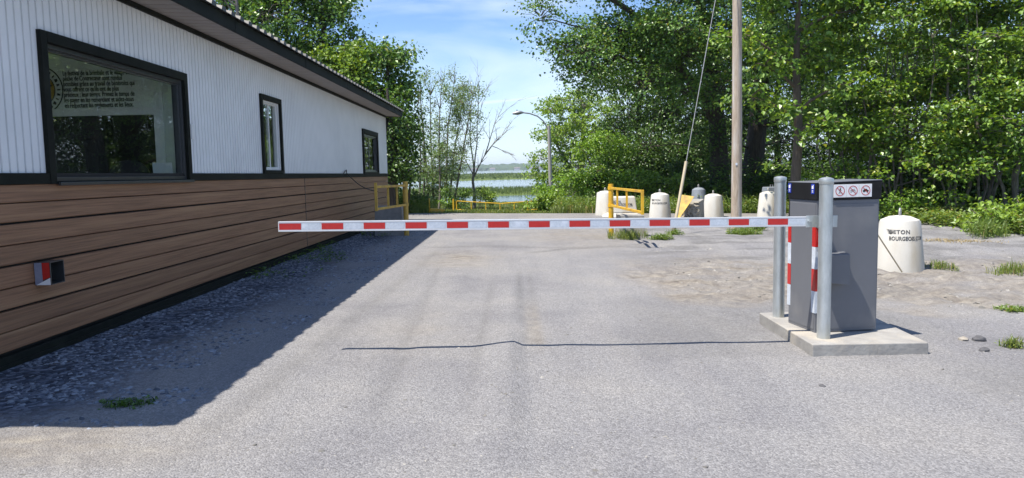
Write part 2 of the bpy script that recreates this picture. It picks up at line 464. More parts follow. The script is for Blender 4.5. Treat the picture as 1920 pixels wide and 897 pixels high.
def dirt_mask(x, y):
    w = (vnoise(x * 0.9, y * 0.9, 21) - 0.5) * 1.6 + (vnoise(x * 3, y * 3, 22) - 0.5) * 0.5
    a = sstep(1.5, 2.3, x + w * 0.5) * (1 - sstep(11, 13, x)) * sstep(8.0, 8.7, y + w * 0.6 + 0.06 * (x - 4)) * (1 - sstep(11.6, 14.5, y + w * 1.2))
    b = np.exp(-((x + 1.0) / 0.8) ** 2 - ((y - 13.3) / 1.3) ** 2) * 0.5
    c = np.exp(-((x - 1.6) / 1.1) ** 2 - ((y - 18) / 2.2) ** 2) * 0.75
    return np.clip(a, 0, 1) + 0 * (b + c)


def soft_dirt(x, y):
    b = np.exp(-((x + 1.0) / 0.6) ** 2 - ((y - 13.2) / 1.2) ** 2) * 0.9
    c = np.exp(-((x - 1.6) / 1.3) ** 2 - ((y - 18) / 2.6) ** 2) * 0.7
    d = np.exp(-((x - 0.17) / 0.07) ** 2) * sstep(5.9, 6.6, y) * (1 - sstep(7.6, 9, y)) * 0.8
    e = np.exp(-((x + 2.6) / 0.7) ** 2 - ((y - 4.0) / 0.35) ** 2) * 0.95
    g = np.exp(-((x + 0.9) / 0.5) ** 2 - ((y - 7.0) / 1.0) ** 2) * 0.3
    h = sstep(23, 27, y) * (1 - sstep(29, 31, y)) * 0.35
    return b + c + d + e + g + h


gx = np.concatenate([[-900, -400, -150, -70, -40, -25, -16, -10, -7, -5.5], np.arange(-4.6, 14.0, 0.075), np.linspace(14.3, 24, 18), [30, 40, 60, 100, 200, 400, 900]])
gy = [-300, -80, -30, -12, -5, -1, 1.0]
yv = 1.8
while yv < 46:
    gy.append(yv); yv *= 1.0078
gy = np.array(gy + list(np.linspace(47, 100, 40)) + [110, 125, 150, 200, 300, 600, 1200, 2400, 5200])
GX, GY = np.meshgrid(gx, gy)
GZ = ground_z(GX, GY)
nx, ny = len(gx), len(gy)
V = np.stack([GX, GY, GZ], -1).reshape(-1, 3)
ii, jj = np.meshgrid(np.arange(nx - 1), np.arange(ny - 1))
a = (jj * nx + ii).ravel()
F = np.stack([a, a + 1, a + nx + 1, a + nx], 1)
gme = mesh_np('ground', V, F, True)
gd = np.clip(dirt_mask(GX, GY) * 0.9 + soft_dirt(GX, GY), 0, 1)
wob = (vnoise(GX * 0.8, GY * 0.8, 31) - 0.5) * 2.2 + (vnoise(GX * 3, GY * 3, 32) - 0.5) * 0.8
gg = np.maximum(sstep(27.9, 28.9, GY + wob * 0.3), sstep(0.0, 0.9, GX - forest_edge(GY) + wob * 0.5) * sstep(5, 9, GY))
gg = np.maximum(gg, sstep(4.2, 6, -GX) * 1.0)
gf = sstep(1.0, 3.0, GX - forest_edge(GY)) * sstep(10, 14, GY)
strip = (1 - sstep(-3.35, -2.5, GX + wob * 0.15)) * (1 - sstep(20, 24, GY)) * sstep(4.1, 4.7, GY + wob * 0.15)  # crushed stone along the wall; its colour also carries painted shade
rxs = 0.0 + 0.05 * np.sin(GY * 0.6) * np.clip((GY - 8) / 6, 0, 1) + 0.02 * (GY - 6.5) * 0.4
fade = (0.25 + 0.75 * sstep(4.2, 6.0, GY)) * sstep(2, 3, GY) * (1 - sstep(9.5, 13, GY))
seam = (np.exp(-((GX - rxs - 0.015) / 0.03) ** 2) * 1.0 * sstep(.2, .5, vnoise(GY * 2.5, GY * 0, 38)) + np.exp(-((GX - rxs + 0.33) / 0.03) ** 2) * 0.5 + np.exp(-((GX - rxs - 0.16) / 0.04) ** 2) * 0.6 * sstep(7.0, 8.5, GY)) * fade
seam = np.maximum(seam, np.exp(-((GX + 0.95 + 0.05 * (GY - 6)) / 0.06) ** 2) * 0.45 * sstep(4, 5, GY) * (1 - sstep(11, 14, GY)))
seam = np.maximum(seam, np.exp(-((GX + 1.75 - 0.03 * (GY - 6) ) / 0.10) ** 2) * 0.5 * sstep(3, 5, GY) * (1 - sstep(13, 16, GY)))
yl = 15.2 + 0.25 * (vnoise(GX * 1.3, GX * 0, 33) - .5)
seam = np.maximum(seam, np.exp(-((GY - yl) / 0.10) ** 2) * sstep(-1.8, -1.5, GX) * (1 - sstep(1.4, 2.4, GX)) * 0.8)
yl2 = 14.2 + 0.9 * sstep(0.2, 1.2, GX) + 0.5 * (vnoise(GX * .9, GX * 0, 34) - .5)
seam = np.maximum(seam, np.exp(-((GY - yl2) / 0.16) ** 2) * sstep(0.15, 0.4, GX) * (1 - sstep(3.4, 4.5, GX)) * 0.9)
blot = sstep(.60, .80, vnoise(GX * .55 + 3, GY * .8, 35)) * .55 * (1 - sstep(8, 10, GY)) * sstep(.6, 1.4, GX)
churn = sstep(1.6, 3.0, GX + (vnoise(GX * .8, GY * .8, 37) - .5)) * sstep(8.2, 9.4, GY) * (1 - sstep(22, 26, GY)) * sstep(.44, .70, vnoise(GX * 1.2, GY * 3.2, 36)) * .9
seam = np.clip(np.maximum(np.maximum(seam, blot), churn), 0, 1)
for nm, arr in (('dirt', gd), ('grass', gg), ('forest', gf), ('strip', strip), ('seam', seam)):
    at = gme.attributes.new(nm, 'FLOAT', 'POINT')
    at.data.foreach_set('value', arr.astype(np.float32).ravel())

m, N, L, B = new_mat('gravel_ground')
tcg = N.new('ShaderNodeTexCoord')


def nnoise(sc, det=5, ro=0.6, vec=None):
    q = N.new('ShaderNodeTexNoise'); q.inputs['Scale'].default_value = sc; q.inputs['Detail'].default_value = det; q.inputs['Roughness'].default_value = ro
    L.new(vec or tcg.outputs['Object'], q.inputs['Vector']); return q.outputs['Fac']


def nramp(src, stops):
    q = N.new('ShaderNodeValToRGB')
    q.color_ramp.elements[0].position, q.color_ramp.elements[0].color = stops[0][0], (*stops[0][1], 1)
    q.color_ramp.elements[1].position, q.color_ramp.elements[1].color = stops[-1][0], (*stops[-1][1], 1)
    for p_, c_ in stops[1:-1]:
        e_ = q.color_ramp.elements.new(p_); e_.color = (*c_, 1)
    L.new(src, q.inputs[0]); return q.outputs[0]


def nmix(fac, a_, b_, mode='MIX'):
    q = N.new('ShaderNodeMix'); q.data_type = 'RGBA'; q.blend_type = mode
    if isinstance(fac, float): q.inputs[0].default_value = fac
    else: L.new(fac, q.inputs[0])
    for k_, s_ in ((6, a_), (7, b_)):
        if isinstance(s_, tuple): q.inputs[k_].default_value = (*s_, 1)
        else: L.new(s_, q.inputs[k_])
    return q.outputs[2]


def nattr(nm):
    q = N.new('ShaderNodeAttribute'); q.attribute_name = nm; return q.outputs['Fac']


def nmath(op, a_, b_):
    q = N.new('ShaderNodeMath'); q.operation = op
    for k_, s_ in ((0, a_), (1, b_)):
        if isinstance(s_, (int, float)): q.inputs[k_].default_value = s_
        else: L.new(s_, q.inputs[k_])
    return q.outputs[0]


vor = N.new('ShaderNodeTexVoronoi'); vor.inputs['Scale'].default_value = 95
L.new(tcg.outputs['Object'], vor.inputs['Vector'])
vor2 = N.new('ShaderNodeTexVoronoi'); vor2.inputs['Scale'].default_value = 26
L.new(tcg.outputs['Object'], vor2.inputs['Vector'])
chips = nramp(vor.outputs['Color'], [(0.05, (0.12, 0.116, 0.115)), (0.5, (0.295, 0.288, 0.278)), (0.95, (0.53, 0.515, 0.49))])
fine = nramp(nnoise(34, 8, 0.75), [(0.28, (0.19, 0.185, 0.18)), (0.5, (0.30, 0.293, 0.283)), (0.72, (0.42, 0.41, 0.395))])
grav = nmix(0.5, chips, fine)
big = nramp(nnoise(0.55, 5, 0.6), [(0.3, (0.80, 0.80, 0.83)), (0.5, (1.0, 1.0, 1.0)), (0.72, (1.13, 1.11, 1.06))])
grav = nmix(1.0, grav, big, 'MULTIPLY')
mpg = N.new('ShaderNodeMapping'); mpg.inputs['Scale'].default_value = (2.6, 0.22, 1); L.new(tcg.outputs['Object'], mpg.inputs['Vector'])
tracks = nramp(nnoise(1.0, 4, 0.55, mpg.outputs[0]), [(0.32, (0.82, 0.82, 0.84)), (0.5, (1, 1, 1)), (0.7, (1.10, 1.08, 1.04))])
grav = nmix(0.5, grav, tracks, 'MULTIPLY')
seamc = nramp(nnoise(26, 7, 0.75), [(0.3, (0.07, 0.068, 0.066)), (0.5, (0.19, 0.185, 0.175)), (0.7, (0.34, 0.33, 0.31))])
scl = N.new('ShaderNodeClamp'); L.new(nmath('MULTIPLY', nattr('seam'), nmath('ADD', nmath('MULTIPLY', nnoise(3.0, 6, 0.7), 2.2), -0.3)), scl.inputs[0])
grav = nmix(scl.outputs[0], grav, seamc)
dirtc = nramp(nnoise(7, 8, 0.7), [(0.3, (0.15, 0.13, 0.105)), (0.5, (0.29, 0.255, 0.205)), (0.7, (0.47, 0.425, 0.335))])
mpd = N.new('ShaderNodeMapping'); mpd.inputs['Scale'].default_value = (0.9, 2.6, 1); L.new(tcg.outputs['Object'], mpd.inputs['Vector'])
dfac = nmath('MULTIPLY', nattr('dirt'), nmath('ADD', nmath('MULTIPLY', nnoise(1.0, 7, 0.65, mpd.outputs[0]), 2.6), -0.55))
dcl = N.new('ShaderNodeClamp'); L.new(dfac, dcl.inputs[0])
colr = nmix(dcl.outputs[0], grav, dirtc)
shaded_stripc = nramp(vor2.outputs['Color'], [(0.1, (0.03, 0.037, 0.05)), (0.55, (0.10, 0.12, 0.155)), (0.9, (0.29, 0.325, 0.375))])  # blue-grey crushed stone, darkened further to deepen the shade beside the building
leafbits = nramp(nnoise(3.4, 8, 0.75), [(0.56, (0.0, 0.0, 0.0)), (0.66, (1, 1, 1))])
shaded_stripc = nmix(leafbits, shaded_stripc, (0.10, 0.075, 0.05))
colr = nmix(nattr('strip'), colr, shaded_stripc)
soil = nramp(nnoise(1.7, 7, 0.65), [(0.3, (0.045, 0.055, 0.02)), (0.5, (0.085, 0.11, 0.033)), (0.7, (0.15, 0.16, 0.06))])
colr = nmix(nattr('grass'), colr, soil)
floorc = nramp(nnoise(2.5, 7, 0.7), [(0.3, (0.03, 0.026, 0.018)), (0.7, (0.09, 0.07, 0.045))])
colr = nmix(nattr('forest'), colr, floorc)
L.new(nmix(1.0, colr, (0.765, 0.775, 0.81), 'MULTIPLY'), B.inputs['Base Color'])
B.inputs['Roughness'].default_value = 0.92
B.inputs['Specular IOR Level'].default_value = 0.25
hsum = nmath('ADD', nmath('MULTIPLY', vor.outputs['Distance'], -0.6), nmath('MULTIPLY', nnoise(70, 6, 0.7), 0.7))
hsum = nmath('ADD', hsum, nmath('MULTIPLY', nmath('MULTIPLY', vor2.outputs['Distance'], -2.2), nattr('strip')))
bpn = N.new('ShaderNodeBump'); bpn.inputs['Strength'].default_value = 0.9; bpn.inputs['Distance'].default_value = 0.012
L.new(hsum, bpn.inputs['Height']); L.new(bpn.outputs[0], B.inputs['Normal'])
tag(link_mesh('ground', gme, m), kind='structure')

# ------------------------------------------------------------------ lake, marsh, far shore
m, N, L, B = new_mat('lake_water')
tcg = N.new('ShaderNodeTexCoord')
B.inputs['Base Color'].default_value = (0.035, 0.07, 0.10, 1)
B.inputs['Roughness'].default_value = 0.08
B.inputs['IOR'].default_value = 1.333
mpg = N.new('ShaderNodeMapping'); mpg.inputs['Scale'].default_value = (0.35, 1.6, 1); L.new(tcg.outputs['Object'], mpg.inputs['Vector'])
bpn = N.new('ShaderNodeBump'); bpn.inputs['Strength'].default_value = 0.5; bpn.inputs['Distance'].default_value = 0.06
L.new(nnoise(0.8, 5, 0.6, mpg.outputs[0]), bpn.inputs['Height']); L.new(bpn.outputs[0], B.inputs['Normal'])
tag(MB().add([(-4000, 60, -2.5), (4000, 60, -2.5), (4000, 5000, -2.5), (-4000, 5000, -2.5)], [(0, 1, 2, 3)]).build('water', m), kind='structure')


def blades(P, H, wid, lean=0.35, seed=1):
    """grass blades: 5 verts, 3 tris... returned as triangles"""
    r = np.random.default_rng(seed)
    n = len(P)
    ang = r.uniform(0, 2 * np.pi, n); la = r.uniform(0, 2 * np.pi, n)
    H = np.broadcast_to(H, n) * r.uniform(0.55, 1.15, n)
    lv = np.stack([np.cos(la), np.sin(la), np.zeros(n)], 1) * (H * r.uniform(0.05, lean, n))[:, None]
    s = np.stack([np.cos(ang), np.sin(ang), np.zeros(n)], 1) * (np.broadcast_to(wid, n) * r.uniform(0.6, 1.2, n))[:, None] * 0.5
    up = np.zeros((n, 3)); up[:, 2] = H
    mid_ = P + up * 0.6 + lv * 0.35
    v = np.stack([P - s, P + s, mid_ + s * 0.8, mid_ - s * 0.8, P + up + lv], 1).reshape(-1, 3)
    b = (np.arange(n) * 5)[:, None]
    f = np.concatenate([b + np.array([[0, 1, 2]]), b + np.array([[0, 2, 3]]), b + np.array([[3, 2, 4]])], 0)
    return v, f


def marsh(name, label, x0, x1, y0, y1, n, h, wid, seed):
    r = np.random.default_rng(seed)
    xs = np.linspace(x0, x1, 110); ys = np.linspace(y0, y1, 26)
    X, Y = np.meshgrid(xs, ys)
    edge = np.minimum(np.minimum((Y - y0), (y1 - Y)) / (y1 - y0) * 7, 1) + (vnoise(X * 9 / (y1 - y0) * 2, Y * 9 / (y1 - y0), seed) - 0.55) * 0.9
    Z = -2.56 + 0.22 * np.clip(edge, 0, 1) + 0.12 * h * vnoise(X * 30 / (y1 - y0), Y * 60 / (y1 - y0), seed + 1)
    v = np.stack([X, Y, Z], -1).reshape(-1, 3)
    i_, j_ = np.meshgrid(np.arange(109), np.arange(25)); a_ = (j_ * 110 + i_).ravel()
    f4 = np.stack([a_, a_ + 1, a_ + 111, a_ + 110], 1)
    f = np.concatenate([f4[:, :3], f4[:, [0, 2, 3]]], 0)
    P = np.stack([r.uniform(x0, x1, n), r.uniform(y0 + 0.06 * (y1 - y0), y1 - 0.05 * (y1 - y0), n), np.full(n, -2.45)], 1)
    keep = vnoise(P[:, 0] * 18 / (y1 - y0), P[:, 1] * 9 / (y1 - y0), seed) > 0.2
    bv, bf = blades(P[keep], h, wid, 0.3, seed)
    me = mesh_np(name, np.concatenate([v, bv]), np.concatenate([f, bf + len(v)]), False)
    return tag(link_mesh(name, me, M['reed']), label, 'reeds', kind='stuff')


marsh('marsh_reeds', 'nearer green strip of reeds standing in the lake', -48, 60, 112, 150, 26000, 0.75, 0.10, 41)
marsh('marsh_reeds', 'farther long green strip of reeds across the lake', -210, 240, 272, 640, 30000, 1.2, 0.5, 42)

# wooded far shore
n = 900
xs = np.linspace(-2600, 2600, n)
top = 9 + 11 * (vnoise(xs * 0.004, xs * 0, 51) - 0.4) + 7 * vnoise(xs * 0.03, xs * 0, 52) + 5 * vnoise(xs * 0.12, xs * 0, 53)
rows = []
for k, (fy, fz) in enumerate([(0, 0.0), (8, 0.45), (25, 0.7), (60, 0.88), (120, 1.0), (300, 0.7)]):
    jit = vnoise(xs * 0.09, xs * 0 + k * 3.3, 60 + k) * 6
    rows.append(np.stack([xs, 2500 + fy + jit * 2, -2.6 + top * fz + (jit - 3 if k else 0)], 1))
V = np.concatenate(rows)
i_, j_ = np.meshgrid(np.arange(n - 1), np.arange(5)); a_ = (j_ * n + i_).ravel()
hills_m = pm('hills_wood', (0.035, 0.07, 0.03), (0.06, 0.10, 0.035), 0.03, 0.95, bump=3, bscale=0.09)
tag(link_mesh('hills', mesh_np('hills', V, np.stack([a_, a_ + 1, a_ + n + 1, a_ + n], 1), False), hills_m), kind='structure')
first = None
for k, hx in enumerate([-345, -300, -130, -70, 12, 55, 80]):
    hw = 16 + 6 * ((k * 37) % 5) / 5
    h0 = empty('far_house', 'tiny pale house with dark roof on the wooded far shore', 'house', (hx, 2490, -2.4), 0, 'houses on the far shore')
    MB().box(-hw / 2, hw / 2, -5, 5, 0, 5).build('wall', M['house_wall'], h0)
    MB().add([(-hw / 2 - .5, -5.5, 5.01), (hw / 2 + .5, -5.5, 5.01), (hw / 2 + .5, 5.5, 5.01), (-hw / 2 - .5, 5.5, 5.01), (-hw / 2 - .5, 0, 9), (hw / 2 + .5, 0, 9)],
             [(0, 1, 5, 4), (2, 3, 4, 5), (0, 4, 3), (1, 2, 5), (0, 3, 2, 1)]).build('roof', M['house_roof'], h0)

# thin summer air between the lot and the far shore
m, N, L, B = new_mat('summer_haze')
N.remove(B)
pv = N.new('ShaderNodeVolumePrincipled')
pv.inputs['Color'].default_value = (0.80, 0.88, 1.0, 1)
pv.inputs['Density'].default_value = 0.00016
pv.inputs['Anisotropy'].default_value = 0.2
L.new(pv.outputs[0], N['Material Output'].inputs['Volume'])
tag(MB().box(-5000, 5000, -400, 5600, -14.5, 48).build('haze', m), 'pale summer haze over the lake', 'haze', kind='stuff')

# ------------------------------------------------------------------ gatehouse
WX = -4.0
house = empty('gatehouse', 'long low building with white ribbed metal above and brown planks below', 'building')
house.rotation_euler = (-math.atan(SLOPE), 0, 0)
house.location = (0, 0, -CROSS * 4.0)
Y0, Y1 = 3.75, 23.6
ZB, ZT = 1.505, 3.30
# openings in the road wall: y0,y1,z0,z1
WIN = [(6.38, 9.215, 1.41, 2.71), (11.90, 12.93, 1.505, 2.76), (19.88, 22.07, 1.455, 2.69)]


def openings(y):
    return [(w[2], w[3]) for w in WIN if w[0] + 0.05 < y < w[1] - 0.05]


mb = MB()
ys = []
y = Y0
pitch = 0.0955
while y < Y1 - 0.01:
    for d, x in ((0, 0.010), (0.064, 0.010), (0.068, -0.024), (0.082, -0.024), (0.087, 0.010)):
        ys.append((y + d, x))
    y += pitch
ys = [q for q in ys if q[0] < Y1] + [(Y1, 0.01)]
extra = []
for w in WIN:
    for e in (w[0] + 0.05, w[1] - 0.05):
        extra.append(e)
for e in extra:
    k = max(i for i, q in enumerate(ys) if q[0] <= e)
    q0, q1 = ys[k], ys[k + 1]
    t = (e - q0[0]) / (q1[0] - q0[0])
    ys.insert(k + 1, (e, q0[1] + t * (q1[1] - q0[1])))
for (ya, xa), (yb, xb) in zip(ys[:-1], ys[1:]):
    if yb - ya < 1e-5: continue
    spans = [(ZB, ZT)]
    for z0, z1 in openings((ya + yb) / 2):
        spans = [(ZB, z0 + 0.04), (z1 - 0.04, ZT)]
    for z0, z1 in spans:
        if z1 - z0 > 0.005:
            mb.add([(WX + xa, ya, z0), (WX + xb, yb, z0), (WX + xb, yb, z1), (WX + xa, ya, z1)], [(0, 1, 2, 3)])
siding = mb.build('upper_siding', M['white_siding'], house)
# other walls (plain ribless shells) with inner lining
mb = MB()
mb.box(-10.2, WX - 0.13, Y0, Y0 + 0.12, 0.12, ZT + 0.5)
mb.box(-10.2, WX - 0.002, Y1 - 0.12, Y1 - 0.003, 0.12, ZT)
mb.box(-10.2, -10.08, Y0 + 0.13, Y1 - 0.13, 0.12, 0.9)  # unseen back wall, left open beside the office to let more light in
mb.box(-10.2, -10.08, 9.6, Y1 - 0.13, 0.9, ZT)
mb.build('wall', M['white_siding'], house)
# planks
mb = MB()
zs = [1.412, 1.262, 1.098, 0.932, 0.765, 0.598, 0.425, 0.262, 0.095]
JY = 14.2
for s0, s1 in ((Y0, JY - 0.012), (JY + 0.012, Y1)):
    for k in range(8):
        zt, zb = zs[k], zs[k + 1]
        gap = 0.018 if k % 2 == 1 else 0.007
        dep = 0.030
        prof = [(WX - 0.03, zb + gap), (WX + dep - 0.006, zb + gap), (WX + dep, zb + gap + 0.006), (WX + dep - 0.004, zt - 0.004), (WX + dep - 0.010, zt), (WX - 0.03, zt)]
        vs = [(x, s0, z) for x, z in prof] + [(x, s1, z) for x, z in prof]
        n6 = len(prof)
        fs = [(i, (i + 1) % n6, n6 + (i + 1) % n6, n6 + i) for i in range(n6)] + [tuple(range(n6 - 1, -1, -1)), tuple(range(n6, 2 * n6))]
        mb.add(vs, fs)
mb.build('lower_siding', M['plank'], house)
MB().box(WX - 0.05, WX - 0.012, Y0, Y1, 0.02, ZB).build('wall_core', M['dark_void'], house)
MB().box(WX - 0.005, WX + 0.034, JY - 0.011, JY + 0.011, 0.10, 1.411).build('joint_strip', M['bark_pale'], house)
mb = MB()
mb.box(WX - 0.01, WX + 0.042, Y0, WIN[0][0] + 0.02, 1.412, 1.504)
mb.box(WX - 0.01, WX + 0.042, WIN[0][1] - 0.02, Y1 + 0.02, 1.412, 1.504)
mb.build('trim_band', M['black_trim'], house, bevel=0.004)
mb = MB()
mb.box(WX - 0.02, WX + 0.055, Y0, Y1 + 0.02, 0.0, 0.085)
mb.box(WX + 0.0555, WX + 0.075, Y0, Y1 + 0.02, -0.10, 0.03)
mb.build('base_trim', M['black_trim'], house, bevel=0.004)
MB().box(WX - 0.04, WX + 0.02, Y1 - 0.02, Y1 + 0.045, 0.1, ZT).build('corner_trim', M['white_siding'], house)
# end brace under the roof overhang
MB().hexa([(WX - 0.3, Y1 + 0.06, 2.55), (WX - 0.02, Y1 + 0.06, 2.55), (WX - 0.02, Y1 + 0.10, 2.55), (WX - 0.3, Y1 + 0.10, 2.55)],
          [(WX - 0.3, Y1 + 0.06, 3.25), (WX + 0.12, Y1 + 0.06, 3.25), (WX + 0.12, Y1 + 0.10, 3.25), (WX - 0.3, Y1 + 0.10, 3.25)]).build('brace', M['black_trim'], house)
# soffit, fascia, roof
RY0, RY1 = 3.55, 23.82
FX = -3.5
mb = MB()
y = RY0
while y < RY1:
    ye = min(y + 0.2, RY1)
    mb.add([(WX - 0.1, y, ZT + 0.005), (FX, y, ZT - 0.02), (FX, ye - 0.034, ZT - 0.02), (WX - 0.1, ye - 0.034, ZT + 0.005)], [(0, 1, 2, 3)])
    mb.add([(WX - 0.1, ye - 0.034, ZT + 0.005), (FX, ye - 0.034, ZT - 0.02), (FX, ye - 0.030, ZT + 0.012), (WX - 0.1, ye - 0.030, ZT + 0.036)], [(0, 1, 2, 3)])
    mb.add([(WX - 0.1, ye - 0.030, ZT + 0.036), (FX, ye - 0.030, ZT + 0.012), (FX, ye, ZT - 0.02), (WX - 0.1, ye, ZT + 0.005)], [(0, 1, 2, 3)])
    y += 0.2
mb.build('soffit', M['soffit'], house)
MB().box(WX + 0.015, WX + 0.05, Y0, Y1, ZT - 0.055, ZT + 0.001).build('soffit_moulding', M['black_trim'], house, bevel=0.004)
mb = MB()
mb.box(FX, FX + 0.025, RY0, RY1, ZT - 0.03, ZT + 0.125)
for jy in (6.4, 9.6, 12.8, 16.0, 19.2, 22.3):
    mb.box(FX + 0.0252, FX + 0.029, jy, jy + 0.06, ZT - 0.031, ZT + 0.126)
mb.build('fascia', M['black_trim'], house)
for ry in (RY1 - 0.03, RY0 + 0.002):
    MB().box(WX - 3.4, FX - 0.002, ry, ry + .028, ZT - 0.028, ZT + 0.12).build('rake_board', M['black_trim'], house)
# ribbed metal roof, low pitch to a ridge
prof = []
y = RY0 - 0.02
while y < RY1:
    prof += [(y, 0.0), (y + 0.13, 0.0), (y + 0.155, 0.048), (y + 0.255, 0.048), (y + 0.28, 0.0)]
    y += 0.30
mb = MB()
vs, fs = [], []
for (yy, h) in prof:
    vs += [(FX + 0.07, yy, ZT + 0.137 + h), (-7.1, yy, ZT + 0.875 + h), (-10.7, yy, ZT + 0.137 + h)]
    vs += [(FX + 0.07, yy, ZT + 0.131)]
for i in range(len(prof) - 1):
    b0, b1 = i * 4, i * 4 + 4
    fs += [(b0, b1, b1 + 1, b0 + 1), (b0 + 1, b1 + 1, b1 + 2, b0 + 2), (b0 + 3, b1 + 3, b1, b0)]
mb.add(vs, fs)
mb.build('roof', M['roof_metal'], house)


def window(y0, y1, z0, z1, cas, fr_m, bot=None, name='window', casing=True, frame_w=0.05, mull=(), blind_frac=None):
    bot = cas * 0.72 if bot is None else bot
    mb = MB()
    x0, x1 = WX - 0.06, WX + 0.05
    # casing boards, mitre-free: head and sill run between the jambs
    mb.box(x0, x1, y0, y0 + cas, z0, z1)
    mb.box(x0, x1, y1 - cas, y1, z0, z1)
    mb.box(x0, x1 + 0.004, y0 + cas, y1 - cas, z1 - cas * 1.05, z1)
    mb.box(x0, x1 + 0.004, y0 + cas, y1 - cas, z0, z0 + bot)
    w = mb.build(name, M['black_trim'], house, bevel=0.003)
    iy0, iy1, iz0, iz1 = y0 + cas, y1 - cas, z0 + bot, z1 - cas * 1.05
    mb = MB()
    fx0, fx1 = WX - 0.10, WX + 0.012
    f = frame_w
    e = 0.002
    mb.box(fx0, fx1, iy0 + e, iy0 + f, iz0 + e, iz1 - e)
    mb.box(fx0, fx1, iy1 - f, iy1 - e, iz0 + e, iz1 - e)
    mb.box(fx0, fx1 - .003, iy0 + f, iy1 - f, iz1 - f, iz1 - e)
    mb.box(fx0, fx1 - .003, iy0 + f, iy1 - f, iz0 + e, iz0 + f)
    f2 = f * 1.55
    mb.box(fx0 + .02, fx1 - .03, iy0 + f, iy0 + f2, iz0 + f, iz1 - f)
    mb.box(fx0 + .02, fx1 - .03, iy1 - f2, iy1 - f, iz0 + f, iz1 - f)
    mb.box(fx0 + .02, fx1 - .033, iy0 + f2, iy1 - f2, iz1 - f2, iz1 - f)
    mb.box(fx0 + .02, fx1 - .033, iy0 + f2, iy1 - f2, iz0 + f, iz0 + f2)
    for my in mull:
        mb.box(fx0 + .025, fx1 - .036, my - 0.011, my + 0.011, iz0 + f2, iz1 - f2)
    mb.build('frame', fr_m, w, bevel=0.002)
    gp = WX - 0.035
    MB().add([(gp, iy0 + f2 - .005, iz0 + f2 - .005), (gp, iy1 - f2 + .005, iz0 + f2 - .005), (gp, iy1 - f2 + .005, iz1 - f2 + .005), (gp, iy0 + f2 - .005, iz1 - f2 + .005)], [(0, 1, 2, 3)]).build('pane', M['glass'], w)
    return w


w1 = window(*WIN[0], 0.088, M['frame_grey'], bot=0.022, frame_w=0.038)
MB().box(WX + 0.045, WX + 0.075, WIN[0][0] + 0.1, WIN[0][1] - 0.02, 1.395, 1.425).build('sill', M['frame_grey'], w1, bevel=0.003)
w2 = window(*WIN[1], 0.075, M['vinyl_white'], bot=.05, frame_w=0.034, mull=(12.43,))
w3 = window(*WIN[2], 0.12, M['frame_grey'], frame_w=0.045, mull=(20.95,))
MB().box(WX + 0.052, WX + 0.075, WIN[0][1] - 0.02, WIN[0][1] + 0.06, 1.92, 2.10).build('switch_box', M['vinyl_white'], house, bevel=0.004)
# inside: ticket office
PY = 9.30
FZ = 0.70
HZ = -CROSS * 4.0 - 0.055      # world height of local zero at the office
mb = MB()
mb.box(-7.6, WX - 0.14, 4.3, PY, FZ - 0.05, FZ)
mb.build('office_floor', M['room_floor'], house)
mb = MB()
mb.box(-7.6, WX - 0.14, 4.3, PY, 2.98, 3.02)
mb.build('office_ceiling', M['room_wall'], house)
mb = MB()
mb.box(-7.7, -7.61, 4.3, PY, FZ, 1.2)
mb.box(-7.7, -7.61, 4.3, PY, 2.8, 2.98)
mb.box(-7.7, -7.61, 4.3, 4.6, 1.2, 2.6)  # rest of this unseen wall is an opening added to brighten the office
mb.box(-7.6, WX - 0.14, 4.2, 4.29, FZ, 2.98)
# lining of the road wall round the big window
mb.box(WX - 0.139, WX - 0.125, 4.3, WIN[0][0] + .06, FZ, 2.98)
mb.box(WX - 0.139, WX - 0.125, WIN[0][1] - .06, PY, FZ, 2.98)
mb.box(WX - 0.139, WX - 0.125, WIN[0][0] + .06, WIN[0][1] - .06, FZ, 1.44)
mb.box(WX - 0.139, WX - 0.125, WIN[0][0] + .06, WIN[0][1] - .06, 2.68, 2.98)
mb.build('office_wall', M['room_wall'], house)
# partition with inner window and poster, facing the camera (a wall across the building)
mb = MB()
ix0, ix1, iz0, iz1 = -5.90, -4.42, 1.38, 2.235
mb.box(-7.6, ix0, PY + .001, PY + 0.08, FZ, 2.98)
mb.box(ix1, WX - 0.14, PY + .001, PY + 0.08, FZ, 2.98)
mb.box(ix0, ix1, PY + .001, PY + 0.08, FZ, iz0)
mb.box(ix0, ix1, PY + .001, PY + 0.08, iz1, 2.98)
part = mb.build('partition', M['sign_panel'], house)
mb = MB()
mb.box(ix0 - .09, ix0, PY - .025, PY, iz0 - .09, iz1 + .09)
mb.box(ix1, ix1 + .09, PY - .025, PY, iz0 - .09, iz1 + .09)
mb.box(ix0, ix1, PY - .023, PY, iz1, iz1 + .09)
mb.box(ix0, ix1, PY - .023, PY, iz0 - .09, iz0)
mb.build('inner_frame', M['vinyl_white'], part, bevel=0.003)
MB().box(ix0, ix1, PY + 0.02, PY + 0.03, iz0, iz1).build('inner_pane', M['dark_glass'], part)
MB().box(WX - 0.34, WX - 0.30, PY - 0.03, PY, FZ, 2.98).build('batten', M['room_wall'], part)
txt = ("Le festival de la brimbale et le village de\npêche de Contrecœur sont rendus\npossibles grâce au travail de bénévoles qui\n"
       "vous offrent ce qu'ils ont de plus\nprécieux : leur temps. Prenez le temps de\nles payer en les remerciant et aidez-nous\nen respectant les règlements et les lieux.")
text_obj('sign_lettering', txt, 0.086, M['black_ink'], part, (-5.52, PY - 0.004, 2.80), (R(90), 0, 0), depth=0.0015, xs=0.60, line=0.76, bold=0.0004)
mb = MB()
cx, cz = -5.82, 2.56


